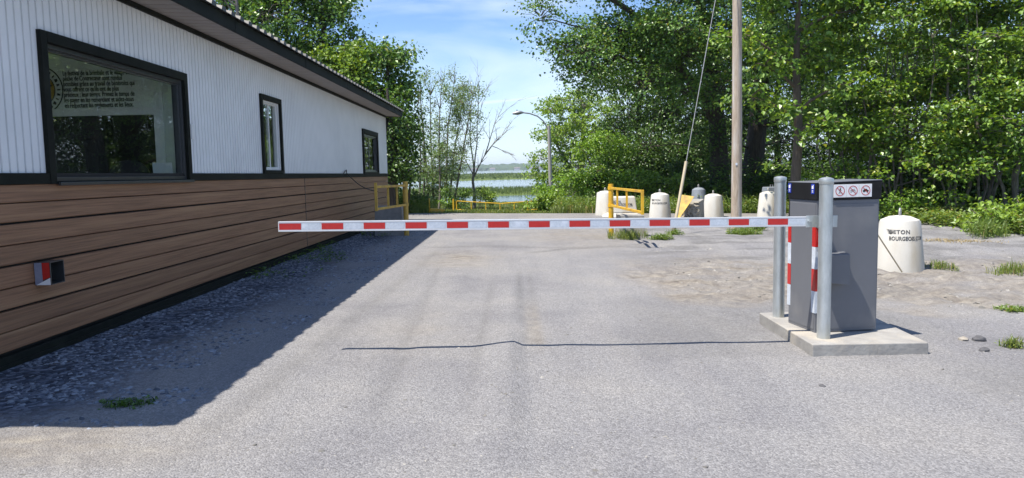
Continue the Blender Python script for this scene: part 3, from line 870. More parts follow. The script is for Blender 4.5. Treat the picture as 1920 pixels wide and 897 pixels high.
def ring(mb, r0, r1, yy, seg=40):
    vs = []
    for k in range(seg):
        c_, s_ = math.cos(2 * math.pi * k / seg), math.sin(2 * math.pi * k / seg)
        vs += [(cx + r0 * c_, yy, cz + r0 * s_), (cx + r1 * c_, yy, cz + r1 * s_)]
    mb.add(vs, [(2 * k, 2 * k + 1, (2 * k + 3) % (2 * seg), (2 * k + 2) % (2 * seg)) for k in range(seg)])


ring(mb, 0.285, 0.30, PY - 0.006)
ring(mb, 0.19, 0.20, PY - 0.006)
for k in range(26):
    a0 = 2 * math.pi * k / 26
    if k % 7 == 6: continue
    c_, s_ = math.cos(a0), math.sin(a0)
    p = Vector((cx + 0.225 * c_, PY - 0.006, cz + 0.225 * s_)); q = Vector((cx + 0.262 * c_, PY - 0.006, cz + 0.262 * s_))
    t_ = Vector((-s_, 0, c_)) * (0.009 + 0.006 * (k % 3))
    mb.add([p - t_, p + t_, q + t_ * .8, q - t_ * .6], [(0, 1, 2, 3)])
for k in range(9):
    a0 = k * 2.4; rr = 0.02 + 0.016 * k
    mb.lathe([(0.018, 0), (0.018, 0.001)], (0, 0, 0), 7)
    for i in range(14):
        pass
    base = len(mb.v) - 14
    for i in range(14):
        x_, y_, z_ = mb.v[base + i]
        mb.v[base + i] = (cx + rr * math.cos(a0) + x_ * 1.3, PY - 0.008 - z_, cz + rr * math.sin(a0) + y_ * 0.8)
emb = mb.build('round_emblem', M['black_ink'], part)
mb = MB(); ring(mb, 0.002, 0.188, PY - 0.0045); mb.build('emblem_disc', M['yellow_ink'], part)

# square end bracket on the planks
br = MB()
by, bz = 6.10, 0.665 - 0.03 - CROSS * 4.0
g_, hh = 0.095, 0.095
x0, x1 = WX + 0.031, WX + 0.165
t = 0.008
br.box(x0, x1, by, by + t, bz - hh, bz + hh)
br.box(x0, x1, by + 0.19 - t, by + 0.19, bz - hh, bz + hh)
br.box(x0, x1, by + t, by + 0.19 - t, bz + hh - t, bz + hh)
br.box(x0, x1, by + t, by + 0.19 - t, bz - hh, bz - hh + t)
br.box(x0, x0 + 0.01, by + t, by + .19 - t, bz - hh + t, bz + hh - t)
brk = br.build('square_bracket', M['frame_grey'], None, bevel=0.002)
tag(brk, 'square steel tube end with red and white sticker, fixed low on the brown planks', 'bracket')
MB().box(x0 + .002, x0 + .064, by - .003, by - .0005, bz - hh + .004, bz + hh - .004).build('grey_sticker', M['grey_sticker'], brk)
MB().add([(x0 + .066, by - .003, bz - .052), (x1 - .006, by - .003, bz - .03), (x1 - .006, by - .003, bz + hh - .004), (x0 + .066, by - .003, bz + hh - .004)], [(0, 1, 2, 3)]).build('red_sticker', M['retro_red'], brk)
MB().add([(x0 + .01, by - .0045, bz - hh + .002), (x1 - .004, by - .0045, bz - hh + .002), (x1 - .004, by - .0045, bz - .034)], [(0, 1, 2)]).build('white_triangle', M['sign_white'], brk)

# things in the office
desk = empty('desk', 'narrow counter behind the glass of the large ticket window', 'desk', (-4.5, 7.9, FZ + HZ + .05 - .05))
MB().box(-0.28, 0.34, -1.2, 0.55, 0.66, 0.70).box(0.05, 0.34, 0.5501, 1.38, 0.66, 0.70).build('tabletop', M['room_wall'], desk, bevel=.003)
for sx in (-.25, .31):
    for sy in (-1.15, .5):
        MB().box(sx - .02, sx + .02, sy - .02, sy + .02, 0, 0.66).build('leg', M['frame_grey'], desk)
lap = empty('laptop', 'open pale laptop seen from behind at the right corner of the large window', 'laptop', (-4.26, 9.10, FZ + HZ + .05 + .655), R(-8))
MB().box(-.15, .15, 0.0, .20, 0, .012).build('keyboard_base', M['screen_white'], lap, bevel=.003)
MB().hexa([(-.13, .0, .013), (.13, .0, .013), (.13, .008, .013), (-.13, .008, .013)], [(-.10, -.05, .23), (.15, -.05, .23), (.15, -.042, .23), (-.10, -.042, .23)]).build('screen_lid', M['screen_white'], lap, bevel=.002)
ch = empty('office_chair', 'black rounded office chair behind the large window', 'chair', (-4.62, 8.95, FZ + HZ + .05 - .05), R(20))
mb = MB()
pts = []
for k in range(13):
    a0 = math.pi * k / 12
    pts.append((0.24 * math.cos(a0), 0.70 + 0.28 * math.sin(a0) ** 0.8))
vs = [(x, 0.20, z) for x, z in pts] + [(x, 0.25, z) for x, z in pts]
n13 = 13
mb.add(vs, [tuple(range(n13)), tuple(range(2 * n13 - 1, n13 - 1, -1))] + [(i, i + n13, (i + 1) % n13 + n13, (i + 1) % n13) for i in range(n13)])
mb.build('backrest', M['chair_black'], ch, bevel=.008)
MB().box(-.23, .23, -.22, .22, .42, .50).build('seat', M['chair_black'], ch, bevel=.02)
MB().tube([(0, .1, .46), (0, .26, .5), (0, .27, .66)], .018).build('back_bracket', M['chair_black'], ch)
mb = MB().tube([(0, 0, .08), (0, 0, .42)], .03)
for k in range(5):
    a0 = 2 * math.pi * k / 5
    mb.tube([(0, 0, .09), (.27 * math.cos(a0), .27 * math.sin(a0), .03)], [.025, .018])
mb.build('star_base', M['chair_black'], ch)

# ------------------------------------------------------------------ barrier gate, slab, bollards
gz = lambda x, y: float(ground_z(np.array([x]), np.array([y]))[0])
SLZ = 0.062          # top of the slab
slab = MB()
slab.hexa([(2.431, 6.03, -0.12), (3.425, 6.10, -0.12), (3.52, 7.62, -0.12), (2.44, 7.40, -0.12)],
          [(2.428, 6.035, SLZ), (3.42, 6.105, SLZ), (3.515, 7.615, SLZ), (2.437, 7.395, SLZ)])
slab.v = [(x, y, z + CROSS * x) for x, y, z in slab.v]
slab = slab.build('concrete_slab', M['concrete'], bevel=0.008)
tag(slab, 'low pale concrete slab under the grey barrier cabinet', 'slab')


def bollard(x, y, label):
    o = empty('bollard', label, 'bollard', (x, y, SLZ + CROSS * x), 0, 'galvanised steel bollards')
    h = 1.345
    MB().lathe([(0.0545, 0.0), (0.0545, h)], n=28).build('post', M['galv'], o, smooth=40)
    MB().lathe([(0.057, h - 0.035), (0.059, h - 0.03), (0.059, h + 0.002), (0.056, h + 0.012), (0.035, h + 0.020), (0.012, h + 0.024)], n=28).build('cap', M['galv'], o, smooth=35)
    return o


bollard(2.617, 6.275, 'galvanised steel bollard in front of the grey cabinet, right across the arm')
bollard(2.56, 7.20, 'galvanised steel bollard on the far edge of the slab, behind the arm')

gate = empty('barrier_gate', 'grey barrier cabinet with black top and long red and white striped arm', 'barrier', (2.622, 6.475, SLZ + CROSS * 2.75), R(8.9))
CW, CD, CH = 0.592, 0.452, 1.168
TH = 0.148
cab = MB().box(0, CW, 0, CD, 0.002, CH).build('cabinet', M['cab_grey'], gate, bevel=0.006)
# door panel seam on the front and side
MB().box(0.012, CW - 0.012, -0.004, 0.0, 0.03, CH - 0.035).build('front_panel', M['cab_grey'], cab, bevel=0.002)
MB().box(-0.004, 0.0, 0.014, CD - 0.012, 0.03, CH - 0.03).build('side_panel', M['cab_grey'], cab, bevel=0.002)
topm = MB()
topm.hexa([(-.012, -.012, CH + .001), (CW + .012, -.012, CH + .001), (CW + .012, CD + .012, CH + .001), (-.012, CD + .012, CH + .001)],
          [(-.012, -.014, CH + TH), (CW + .012, -.014, CH + TH + .012), (CW + .012, CD + .012, CH + TH + .012), (-.012, CD + .012, CH + TH)])
top = topm.build('black_top', M['cab_black'], gate, bevel=0.006)
MB().hexa([(-.014, -.016, CH + TH + .001), (CW + .014, -.016, CH + TH + .013), (CW + .014, CD + .014, CH + TH + .013), (-.014, CD + .014, CH + TH + .001)],
          [(-.014, -.016, CH + TH + .009), (CW + .014, -.016, CH + TH + .021), (CW + .014, CD + .014, CH + TH + .021), (-.014, CD + .014, CH + TH + .009)]).build('lid', M['cab_grey'], gate, bevel=0.003)


# pictogram plates on the front of the black top (local x right, z up, facing -y)
def disc_ring(mb, cx, cz, r0, r1, y, n=32):
    vs = []
    for k in range(n):
        c_, s_ = math.cos(2 * math.pi * k / n), math.sin(2 * math.pi * k / n)
        vs += [(cx + r0 * c_, y, cz + r0 * s_), (cx + r1 * c_, y, cz + r1 * s_)]
    mb.add(vs, [(2 * k, 2 * k + 1, (2 * k + 3) % (2 * n), (2 * k + 2) % (2 * n)) for k in range(n)])


def stroke(mb, a, b, w, y):
    a, b = Vector((a[0], 0, a[1])), Vector((b[0], 0, b[1]))
    d = (b - a).normalized(); s_ = Vector((-d.z, 0, d.x)) * w / 2
    q = [a - s_, b - s_, b + s_, a + s_]
    mb.add([(p.x, y, p.z) for p in q], [(0, 1, 2, 3)])


def blob(mb, c, r, y, n=14):
    mb.add([(c[0] + r * math.cos(2 * math.pi * k / n), y, c[1] + r * math.sin(2 * math.pi * k / n)) for k in range(n)], [tuple(range(n))])


PW = 0.121
pz = CH + TH * 0.52
for k, kind in enumerate(('walker', 'bicycle', 'car')):
    pcx = 0.204 + PW * k
    yb = -0.0175
    pl = MB().box(pcx - PW / 2 + .0012, pcx + PW / 2 - .0012, yb, -0.0135, pz - .056, pz + .056).build('sign_plate', M['sign_white'], top, bevel=.0008)
    ink = MB()
    y1 = yb - .0006
    if kind == 'walker':
        blob(ink, (pcx + .003, pz + .024), .0052, y1)
        stroke(ink, (pcx + .002, pz + .018), (pcx - .001, pz - .004), .0085, y1)
        stroke(ink, (pcx - .001, pz - .003), (pcx - .012, pz - .026), .0048, y1)
        stroke(ink, (pcx - .001, pz - .003), (pcx + .009, pz - .014), .0048, y1)
        stroke(ink, (pcx + .009, pz - .014), (pcx + .008, pz - .027), .0045, y1)
        stroke(ink, (pcx + .002, pz + .015), (pcx - .012, pz + .004), .004, y1)
        stroke(ink, (pcx + .002, pz + .015), (pcx + .013, pz + .003), .004, y1)
    elif kind == 'bicycle':
        for s_ in (-1, 1):
            disc_ring(ink, pcx + s_ * .016, pz - .006, .0085, .0108, y1, 20)
        for a_, b_ in (((-.016, -.006), (-.005, .010)), ((-.005, .010), (.011, .010)), ((.011, .010), (.016, -.006)), ((-.005, .010), (.001, -.006)),
                       ((.001, -.006), (.011, .010)), ((-.016, -.006), (.001, -.006)), ((.011, .010), (.013, .017)), ((-.009, .012), (-.001, .012))):
            stroke(ink, (pcx + a_[0], pz + a_[1]), (pcx + b_[0], pz + b_[1]), .0024, y1)
    else:
        ink.add([(pcx + q[0], y1, pz + q[1]) for q in ((-.028, -.010), (.028, -.010), (.028, .002), (.017, .004), (.010, .014), (-.014, .014), (-.020, .003), (-.028, .001))], [tuple(range(8))])
        for s_ in (-1, 1):
            blob(ink, (pcx + s_ * .016, pz - .011), .0068, y1 - .0003)
    ink.build('pictogram', M['black_ink'], pl)
    red = MB()
    disc_ring(red, pcx, pz, .0375, .0435, y1 - .0006)
    stroke(red, (pcx - .027, pz + .027), (pcx + .027, pz - .027), .0052, y1 - .0009)
    red.build('ban_ring', M['retro_red'], pl)
# blue stickers on the left face of the top
for ly in (0.02, CD - 0.045):
    st = MB().box(-.0155, -.0135, ly, ly + .05, CH + .055, CH + .142).build('blue_sticker', M['blue_sticker'], top)
    sm = MB()
    sm.box(-.0168, -.0157, ly + .011, ly + .038, CH + .098, CH + .126)
    sm.box(-.0168, -.0157, ly + .011, ly + .020, CH + .126, CH + .133)
    sm.box(-.0168, -.0157, ly + .015, ly + .036, CH + .068, CH + .074)
    sm.box(-.0168, -.0157, ly + .015, ly + .036, CH + .080, CH + .086)
    sm.build('sticker_mark', M['sign_white'], st)
# red and white reflective strips on the left corners
for cy in (0.0, CD - 0.043):
    for k in range(4):
        z1 = 0.955 - 0.195 * k
        mm_ = M['retro_red'] if k % 2 == 0 else M['retro_white']
        mb = MB()
        mb.box(-.0068, -.0042, cy, cy + .055, z1 - .193, z1)
        if cy == 0.0:
            mb.box(-.0068, .046, -.0068, -.0042, z1 - .193, z1)
        mb.build('red_strip' if k % 2 == 0 else 'white_strip', mm_, cab)
# lock box on the front and lever to the arm
hb = MB()
hb.hexa([(0.05, -0.10, 0.455), (0.262, -0.10, 0.43), (0.262, -.0045, 0.43), (0.05, -.0045, 0.455)],
        [(0.05, -0.10, 0.70), (0.262, -0.10, 0.70), (0.262, -.0045, 0.715), (0.05, -.0045, 0.715)])
hb.build('lock_box', M['cab_grey'], gate, bevel=0.004)
AZ = 1.03 - SLZ       # arm centre height
mb = MB().bar((0.06, -0.03, AZ - .02), (0.02, -0.035, 0.72), .05, .012)
mb.tube([(0.03, -.0045, AZ), (0.03, -0.065, AZ)], .05, 16)
mb.build('pivot', M['galv'], gate, smooth=40)
# arm: local frame of the arm, along -x
arm_root_dir = R(-8.9 + 3.9)      # world yaw 3.9 degrees
AL = 4.465
arm = MB()
H2, T2 = 0.0415, 0.020
XR, XL = 0.02, -AL
# aluminium profile: body with proud top and bottom lips
arm.box(XL, XR, -T2 + .003, T2 - .003, -H2 + .012, H2 - .012)
arm.box(XL, XR, -T2, T2, H2 - .0118, H2)
arm.box(XL, XR, -T2, T2, -H2, -H2 + .0118)
armo = arm.build('arm', M['alu'], gate, bevel=0.0012)
armo.location = (-0.10, -0.088, AZ + 0.028)
armo.rotation_euler = (0, R(-0.30 + 1.15), arm_root_dir)
sp = 0.3395
for k in range(13):
    xr_ = -0.215 - sp * k
    MB().box(xr_ - 0.174, xr_, -T2 + .0006, -T2 + .0028, -0.0255, 0.0255).build('red_stripe', M['retro_red'], armo)
    if k < 13:
        xw = -0.215 - sp * k + 0.158
        MB().box(xw - 0.150 , xw - 0.002 if k else xw + 0.0, -T2 + .0010, -T2 + .0029, -0.0265, 0.0265).build('white_stripe', M['retro_white'], armo)
MB().box(XL - .006, XL - .0005, -T2, T2, -H2, H2).build('end_cap', M['vinyl_white'], armo)
mb = MB()
mb.box(-0.06, 0.215, -.028, -.0205, -.050, .050)
mb.build('clamp_plate', M['galv'], armo, bevel=.002)
for bx in (-0.035, 0.115):
    mb = MB()
    mb.tube([(bx, -.0285, .004), (bx, -.033, .004)], .017, 16)
    mb.tube([(bx, -.0332, .004), (bx, -.042, .004)], .0105, 6)
    mb.build('bolt', M['galv'], armo)

# ------------------------------------------------------------------ concrete counterweight blocks
def cone_block(x, y, label, rb=0.372, rt=0.285, h=0.90, mat='concrete_white', text=0.0, rz=0.0, hook=True, tilt=(0, 0)):
    o = empty('concrete_block', label, 'concrete block', (x, y, gz(x, y) - 0.02), rz, 'round concrete blocks edging the lot')
    o.rotation_euler = (tilt[0], tilt[1], rz)
    mb = MB()
    prof = [(rb, 0), (rb, 0.02), (rb + (rt - rb) * 0.93, h * 0.90), (rt * 0.985, h * 0.925), (rt * 0.55, h * 0.985), (rt * 0.2, h)]
    mb.lathe(prof, n=28)
    body = mb.build('block_body', M[mat], o, smooth=32)
    # casting seam
    MB().bar((rb * math.cos(-.35) + .002, rb * math.sin(-.35) - .002, .02), ((rt + .006) * math.cos(-.35) + .002, (rt + .006) * math.sin(-.35) - .002, h * .9), .012, .008).build('seam', M[mat], o)
    if hook:
        pts = [(-.05, 0, h - .04), (-.05, 0, h + .05)] + [(.05 * math.cos(math.pi - math.pi * k / 6), 0, h + .06 + .05 * math.sin(math.pi * k / 6)) for k in range(7)] + [(.05, 0, h + .05), (.05, 0, h - .04)]
        hk = MB().tube(pts, .015, 8).build('lifting_hook', M['hook_steel'], o, smooth=50)
        hk.rotation_euler = (0, 0, R(55))
    if text:
        ang0 = text

        def wrap(me_o, zc):
            me = me_o.data
            for v in me.vertices:
                s_, zz, d_ = v.co.x, v.co.y, v.co.z
                z_ = zc + zz
                r_ = rb + (rt - rb) * 0.93 * z_ / (h * 0.90) + 0.0022 + d_
                a_ = ang0 + s_ / r_
                v.co = (r_ * math.cos(a_), r_ * math.sin(a_), z_)
            me.update()
        t1 = text_obj('stencil_lettering', 'BETON', 0.085, M['stencil'], o, (0, 0, 0), (0, 0, 0), depth=0.0005, space=1.12, bold=0.0022)
        for v in t1.data.vertices: v.co.x = v.co.x * 1.0 - 0.155
        wrap(t1, h * 0.775)
        t2 = text_obj('stencil_lettering', 'BOURGEOIS.COM', 0.085, M['stencil'], o, (0, 0, 0), (0, 0, 0), depth=0.0005, space=1.05, bold=0.0025)
        for v in t2.data.vertices: v.co.x = v.co.x * 0.80 - 0.165
        wrap(t2, h * 0.66)
        wing = bpy.data.meshes.new('stencil_wing')
        wv, wf = [], []
        for k in range(4):
            b_ = len(wv)
            wv += [(-.225 + .012 * k, .012 - .022 * k, 0), (-.165 + .01 * k, -.012 - .020 * k, 0), (-.095, .035 - .02 * k, 0), (-.15, .002 - .018 * k, 0)]
            wf += [(b_, b_ + 1, b_ + 2, b_ + 3)]
        wing.from_pydata(wv, [], wf)
        wo = link_mesh('stencil_wing', wing, M['stencil'], o)
        wrap(wo, h * 0.765)
    return o


cone_block(6.17, 11.95, 'large white round concrete block with lettering, beside the cabinet', text=R(-115), rz=0)
cone_block(8.80, 25.9, 'white round concrete block half behind the far bollard')
cone_block(6.975, 26.2, 'white round concrete block between the rough block and the wooden pole', rb=.36, h=.84)
cone_block(4.874, 25.0, 'white round concrete block with lettering, left of the leaning guy pipe', text=R(-125))
cone_block(3.28, 26.9, 'white round concrete block without lettering, leftmost behind the yellow gate', rb=.37, rt=.30)
cone_block(7.15, 29.0, 'blue-grey concrete block behind the rough square block', mat='concrete_blue', rb=.32, rt=.24, h=1.02)
# square white block with a skirt, behind the yellow gate
o = empty('square_block', 'wide square white concrete block with lettering behind the yellow gate', 'concrete block', (3.80, 26.2, gz(3.8, 26.2) - .02), R(-6))
MB().hexa([(-.50, -.3, 0.15), (.5, -.3, 0.15), (.5, .35, 0.15), (-.5, .35, 0.15)], [(-.42, -.24, .72), (.42, -.24, .72), (.42, .28, .72), (-.42, .28, .72)]).build('block_body', M['concrete_white'], o, bevel=.04)
MB().hexa([(-.78, -.42, 0), (.55, -.42, 0), (.55, .42, 0), (-.78, .42, 0)], [(-.52, -.31, .149), (.51, -.31, .149), (.51, .36, .149), (-.52, .36, .149)]).build('skirt', M['concrete_white'], o, bevel=.02)
text_obj('stencil_lettering', 'BETON\nBOURGEOIS.COM', .10, M['stencil'], o, (-.34, -.272, .60), (R(84), 0, 0), xs=.82, bold=.003)
# grey square block behind
o = empty('square_block', 'small grey square concrete block behind the white block near the far bollard', 'concrete block', (9.70, 28.2, gz(9.7, 28.2) - .02), R(10))
MB().hexa([(-.35, -.3, 0), (.35, -.3, 0), (.35, .3, 0), (-.35, .3, 0)], [(-.26, -.22, 1.02), (.26, -.22, 1.02), (.26, .22, 1.02), (-.26, .22, 1.02)]).build('block_body', M['concrete_blue'], o, bevel=.02)
MB().tube([(-.05, 0, 1.0), (-.05, 0, 1.1), (.05, 0, 1.1), (.05, 0, 1.0)], .015).build('lifting_hook', M['hook_steel'], o)
# rough stone-faced block
o = empty('rough_block', 'rough grey square block with stone-like face between the guy pipe and the pole', 'concrete block', (5.93, 25.0, gz(5.93, 25.0) - .02), R(-24))
nb_ = 14
vs, fs = [], []
r_ = np.random.default_rng(5)
for j in range(nb_):
    for i in range(nb_):
        ed = min(i, j, nb_ - 1 - i, nb_ - 1 - j)
        vs.append((-.36 + .72 * i / (nb_ - 1), -.34 - (0.09 * r_.random() if ed else 0) - (.02 if ed else 0), .62 * j / (nb_ - 1)))
for j in range(nb_ - 1):
    for i in range(nb_ - 1):
        fs.append((j * nb_ + i, j * nb_ + i + 1, (j + 1) * nb_ + i + 1, (j + 1) * nb_ + i))
rb_ = MB().add(vs, fs)
rb_.build('rough_face', M['rough_stone'], o)
MB().hexa([(-.36, -.339, 0), (.36, -.339, 0), (.36, .4, 0), (-.36, .4, 0)], [(-.36, -.339, .62), (.36, -.339, .62), (.34, .4, .66), (-.34, .4, .66)]).build('block_body', M['concrete'], o, bevel=.015)
# yellow-brown plate leaning on the block
pl = MB().hexa([(5.20, 24.30, -.14), (5.32, 24.18, -.14), (5.33, 24.20, -.14), (5.21, 24.32, -.14)], [(5.46, 24.62, .66), (5.88, 24.42, .60), (5.89, 24.44, .60), (5.47, 24.64, .66)])
pl.v = [(x, y, z + CROSS * x) for x, y, z in pl.v]
tag(pl.build('leaning_plate', M['yellow_old'], bevel=.003), 'old yellow triangular plate leaning on the rough grey block', 'plate')
# thin stick leaning on the large white block
tag(MB().tube([(5.42, 11.25, 0.49), (5.98, 11.47, -0.21)], .011, 6).build('wooden_stick', M['cream_pipe']), 'thin brown stick leaning on the large white lettered block', 'stick')

# ------------------------------------------------------------------ yellow swing gates beside the lane
def swing_gate(post, far, label, zt, zb, blk, mat, pick):
    o = empty('yellow_gate', label, 'gate', (post[0], post[1], gz(*post)), 0)
    z0 = gz(*post)
    L_ = Vector((far[0] - post[0], far[1] - post[1], 0))
    MB().lathe([(.062, -.05), (.062, zt + .10)], n=16).build('post', M[mat], o, smooth=40)
    mb = MB()
    a0 = Vector((0, 0, 0))
    d = L_.normalized()
    s0 = a0 + d * .02
    dz = far[2]
    mb.bar(s0 + Vector((0.0, -.09, zt)), L_ + Vector((0, -.09, zt + dz)), .052)
    mb.bar(s0 + Vector((0.0, -.09, zb)), L_ + Vector((0, -.09, zb + dz)), .052)
    mb.build('rail', M[mat], o, bevel=.004)
    for q in pick:
        p = s0 + (L_ - s0) * q + Vector((0, -.09, dz * q))
        MB().bar(p + Vector((0, 0, zb + .031)), p + Vector((0, 0, zt - .031)), .042).build('picket', M[mat], o)
    p = L_ + d * .03 + Vector((0, -.09, dz))
    MB().bar(p + Vector((0, 0, zb - .04)), p + Vector((0, 0, zt + (.09 if L_.x < 0 else .03))), .055).build('end_post', M[mat], o, bevel=.004)
    for hz in (zt - .0, zb):
        MB().tube([(0, 0, hz - .035), (0, 0, hz + .035)], .075, 14).build('hinge', M[mat], o, smooth=40)
    return o


swing_gate((-2.64, 18.15), (-2.885, 15.75, 0.03), 'yellow pipe gate swung open beside the building corner', 1.22, 0.755, None, 'yellow_old', (.30, .62))
swing_gate((2.33, 18.0), (2.50, 14.7, 0.02), 'bright yellow pipe gate swung open right of the lane', 1.15, 0.735, None, 'yellow', (.22, .55))
b = MB().hexa([(-3.42, 18.15, -.15), (-2.74, 18.15, -.15), (-2.74, 18.8, -.15), (-3.42, 18.8, -.15)], [(-3.40, 18.17, .58), (-2.76, 18.17, .58), (-2.76, 18.78, .58), (-3.40, 18.78, .58)])
b.v = [(x, y, z + CROSS * x) for x, y, z in b.v]
tag(b.build('footing_block', M['concrete_dark'], bevel=.012), 'dark grey concrete block under the yellow gate by the building', 'concrete block')
b = MB().hexa([(2.44, 17.45, -.15), (3.06, 17.45, -.15), (3.06, 18.1, -.15), (2.44, 18.1, -.15)], [(2.46, 17.47, .42), (3.04, 17.47, .42), (3.04, 18.08, .42), (2.46, 18.08, .42)])
b.v = [(x, y, z + CROSS * x) for x, y, z in b.v]
tag(b.build('footing_block', M['concrete'], bevel=.012), 'pale concrete block in weeds under the bright yellow gate', 'concrete block')
pts = []
for k in range(9):
    t = k / 8
    pts.append((-3.99 + 1.1 * t, 17.9 - 2.05 * t, 1.48 - 0.40 * t - .10 * math.sin(math.pi * t)))
tag(MB().tube([(-3.97, 17.4, 1.44), (-3.95, 17.55, 1.52), (-3.97, 17.8, 1.55)] + pts, .011, 6).build('black_cable', M['black_ink'], smooth=60), 'black cable sagging from the building wall to the yellow gate', 'cable')

# far double gate across the launch road
gy_ = 44.0
o = empty('far_gate', 'long low yellow double pipe gate in grass before the lake', 'gate', (0, gy_, 0))
zg = lambda x: gz(x, gy_)
for xp in (-3.58, -3.40, 1.62):
    MB().tube([(xp, 0, zg(xp) - .1), (xp, 0, zg(xp) + (.78 if xp < -3.5 else .66))], .05 if xp < -3.5 else .035, 10).build('post', M['yellow'], o, smooth=40)
for (xa, xb, za, zb_) in ((-3.38, -0.80, 0.62, 0.42), (-0.78, 1.58, 0.42, 0.55)):
    mb = MB()
    za0, zb0 = zg(-1) + za, zg(-1) + zb_
    for dz in (0, -.50):
        mb.tube([(xa, 0, za0 + dz), (xb, 0, zb0 + dz)], .03, 8)
    mb.build('rail', M['yellow'], o, smooth=40)
    for q in (0.33, 0.66, 0.985):
        xx = xa + (xb - xa) * q; zz = za0 + (zb0 - za0) * q
        MB().tube([(xx, 0, zz - .53), (xx, 0, zz + .02)], .03, 8).build('upright', M['yellow'], o, smooth=40)
o = empty('yellow_marker', 'short thin yellow post on a yellow block at the lot edge', 'marker post', (-3.32, 29.2, gz(-3.3, 29.2)))
MB().tube([(0, 0, -.05), (0, 0, .58)], .022, 8).build('post', M['yellow'], o, smooth=40)
MB().hexa([(.03, -.15, -.03), (.56, -.15, -.03), (.56, .15, -.03), (.03, .15, -.03)], [(.03, -.08, .2), (.60, -.08, .15), (.60, .1, .15), (.03, .1, .2)]).build('block', M['yellow'], o, bevel=.01)

# ------------------------------------------------------------------ utility pole, guy wire, street lamp
px_, py_ = 5.99, 20.15
o = empty('utility_pole', 'tall weathered wooden utility pole at the edge of the lot', 'utility pole', (px_, py_, gz(px_, py_) - .3))
MB().tube([(0, 0, 0), (0.0, 0, 3), (-.02, 0, 6), (-.06, 0, 11.5)], [.142, .132, .122, .105], 18).build('pole', M['pole_wood'], o, smooth=60)
MB().bar((-.045, -.135, 2.0), (-.045, -.13, 2.06), .05, .015).build('tag_plate', M['alu'], o)
o = empty('guy_wire', 'cream pipe and steel guy wire leaning up to the wooden pole', 'guy wire', (3.94, 18.5, gz(3.94, 18.5)))
A_ = Vector((0, 0, 0)); Bp = Vector((px_ - 3.94 - .05, py_ - 18.5, 9.0))
P_ = lambda t: A_ + (Bp - A_) * t
MB().tube([P_(0.012), P_(0.195)], .038, 12).build('guard_pipe', M['cream_pipe'], o, smooth=40)
MB().tube([P_(0.19), P_(1.0)], .009, 6).build('wire', M['steel_wire'], o)
MB().tube([P_(-.03), P_(0.02)], .05, 8).build('anchor', M['bark_pale'], o)
o = empty('street_lamp', 'grey street lamp with curved arm beside the right-hand trees', 'street lamp', (2.98, 60, gz(2.98, 60)))
zt_ = 4.85 - gz(2.98, 60)
MB().tube([(0, 0, -.2), (-.06, 0, zt_ * .5), (-.10, 0, zt_)], [.17, .15, .12], 12).build('pole', M['lamp_concrete'], o, smooth=50)
MB().tube([(-.02, 0, zt_ - .9), (-.18, 0, zt_ - .25), (-.55, 0, zt_ + .4), (-1.0, 0, zt_ + .78), (-1.6, 0, zt_ + 1.0), (-2.15, 0, zt_ + 1.08)], .055, 8).build('arm', M['lamp_metal'], o, smooth=60)
mb = MB().tube([(-2.1, 0, zt_ + 1.08), (-2.3, 0, zt_ + 1.10), (-2.6, 0, zt_ + 1.06), (-2.98, 0, zt_ + 1.02)], [.06, .13, .16, .07], 12)
hd = mb.build('lamp_head', M['lamp_metal'], o, smooth=50)
MB().tube([(-2.62, 0, zt_ + 1.2), (-2.62, 0, zt_ + 1.32)], .04, 8).build('photocell', M['lamp_metal'], hd)

# ------------------------------------------------------------------ vegetation
def leaves(P, D, Nn, size, r, asp=0.72):
    """P centres, D stem directions, Nn normals, size array -> folded leaf quads as triangles"""
    n = len(P)
    D = D / (np.linalg.norm(D, axis=1, keepdims=True) + 1e-9)
    S_ = np.cross(D, Nn); S_ /= (np.linalg.norm(S_, axis=1, keepdims=True) + 1e-9)
    U = np.cross(S_, D)
    L_ = size[:, None]
    w = L_ * asp * 0.5
    b = P - D * L_ * 0.5
    tip = P + D * L_ * 0.5 - U * L_ * 0.10
    lf = P - D * L_ * 0.06 + S_ * w + U * L_ * 0.10
    rt = P - D * L_ * 0.06 - S_ * w + U * L_ * 0.10
    v = np.stack([b, rt, tip, lf], 1).reshape(-1, 3)
    k = (np.arange(n) * 4)[:, None]
    f = np.concatenate([k + np.array([[0, 1, 2]]), k + np.array([[0, 2, 3]])], 0)
    return v, f


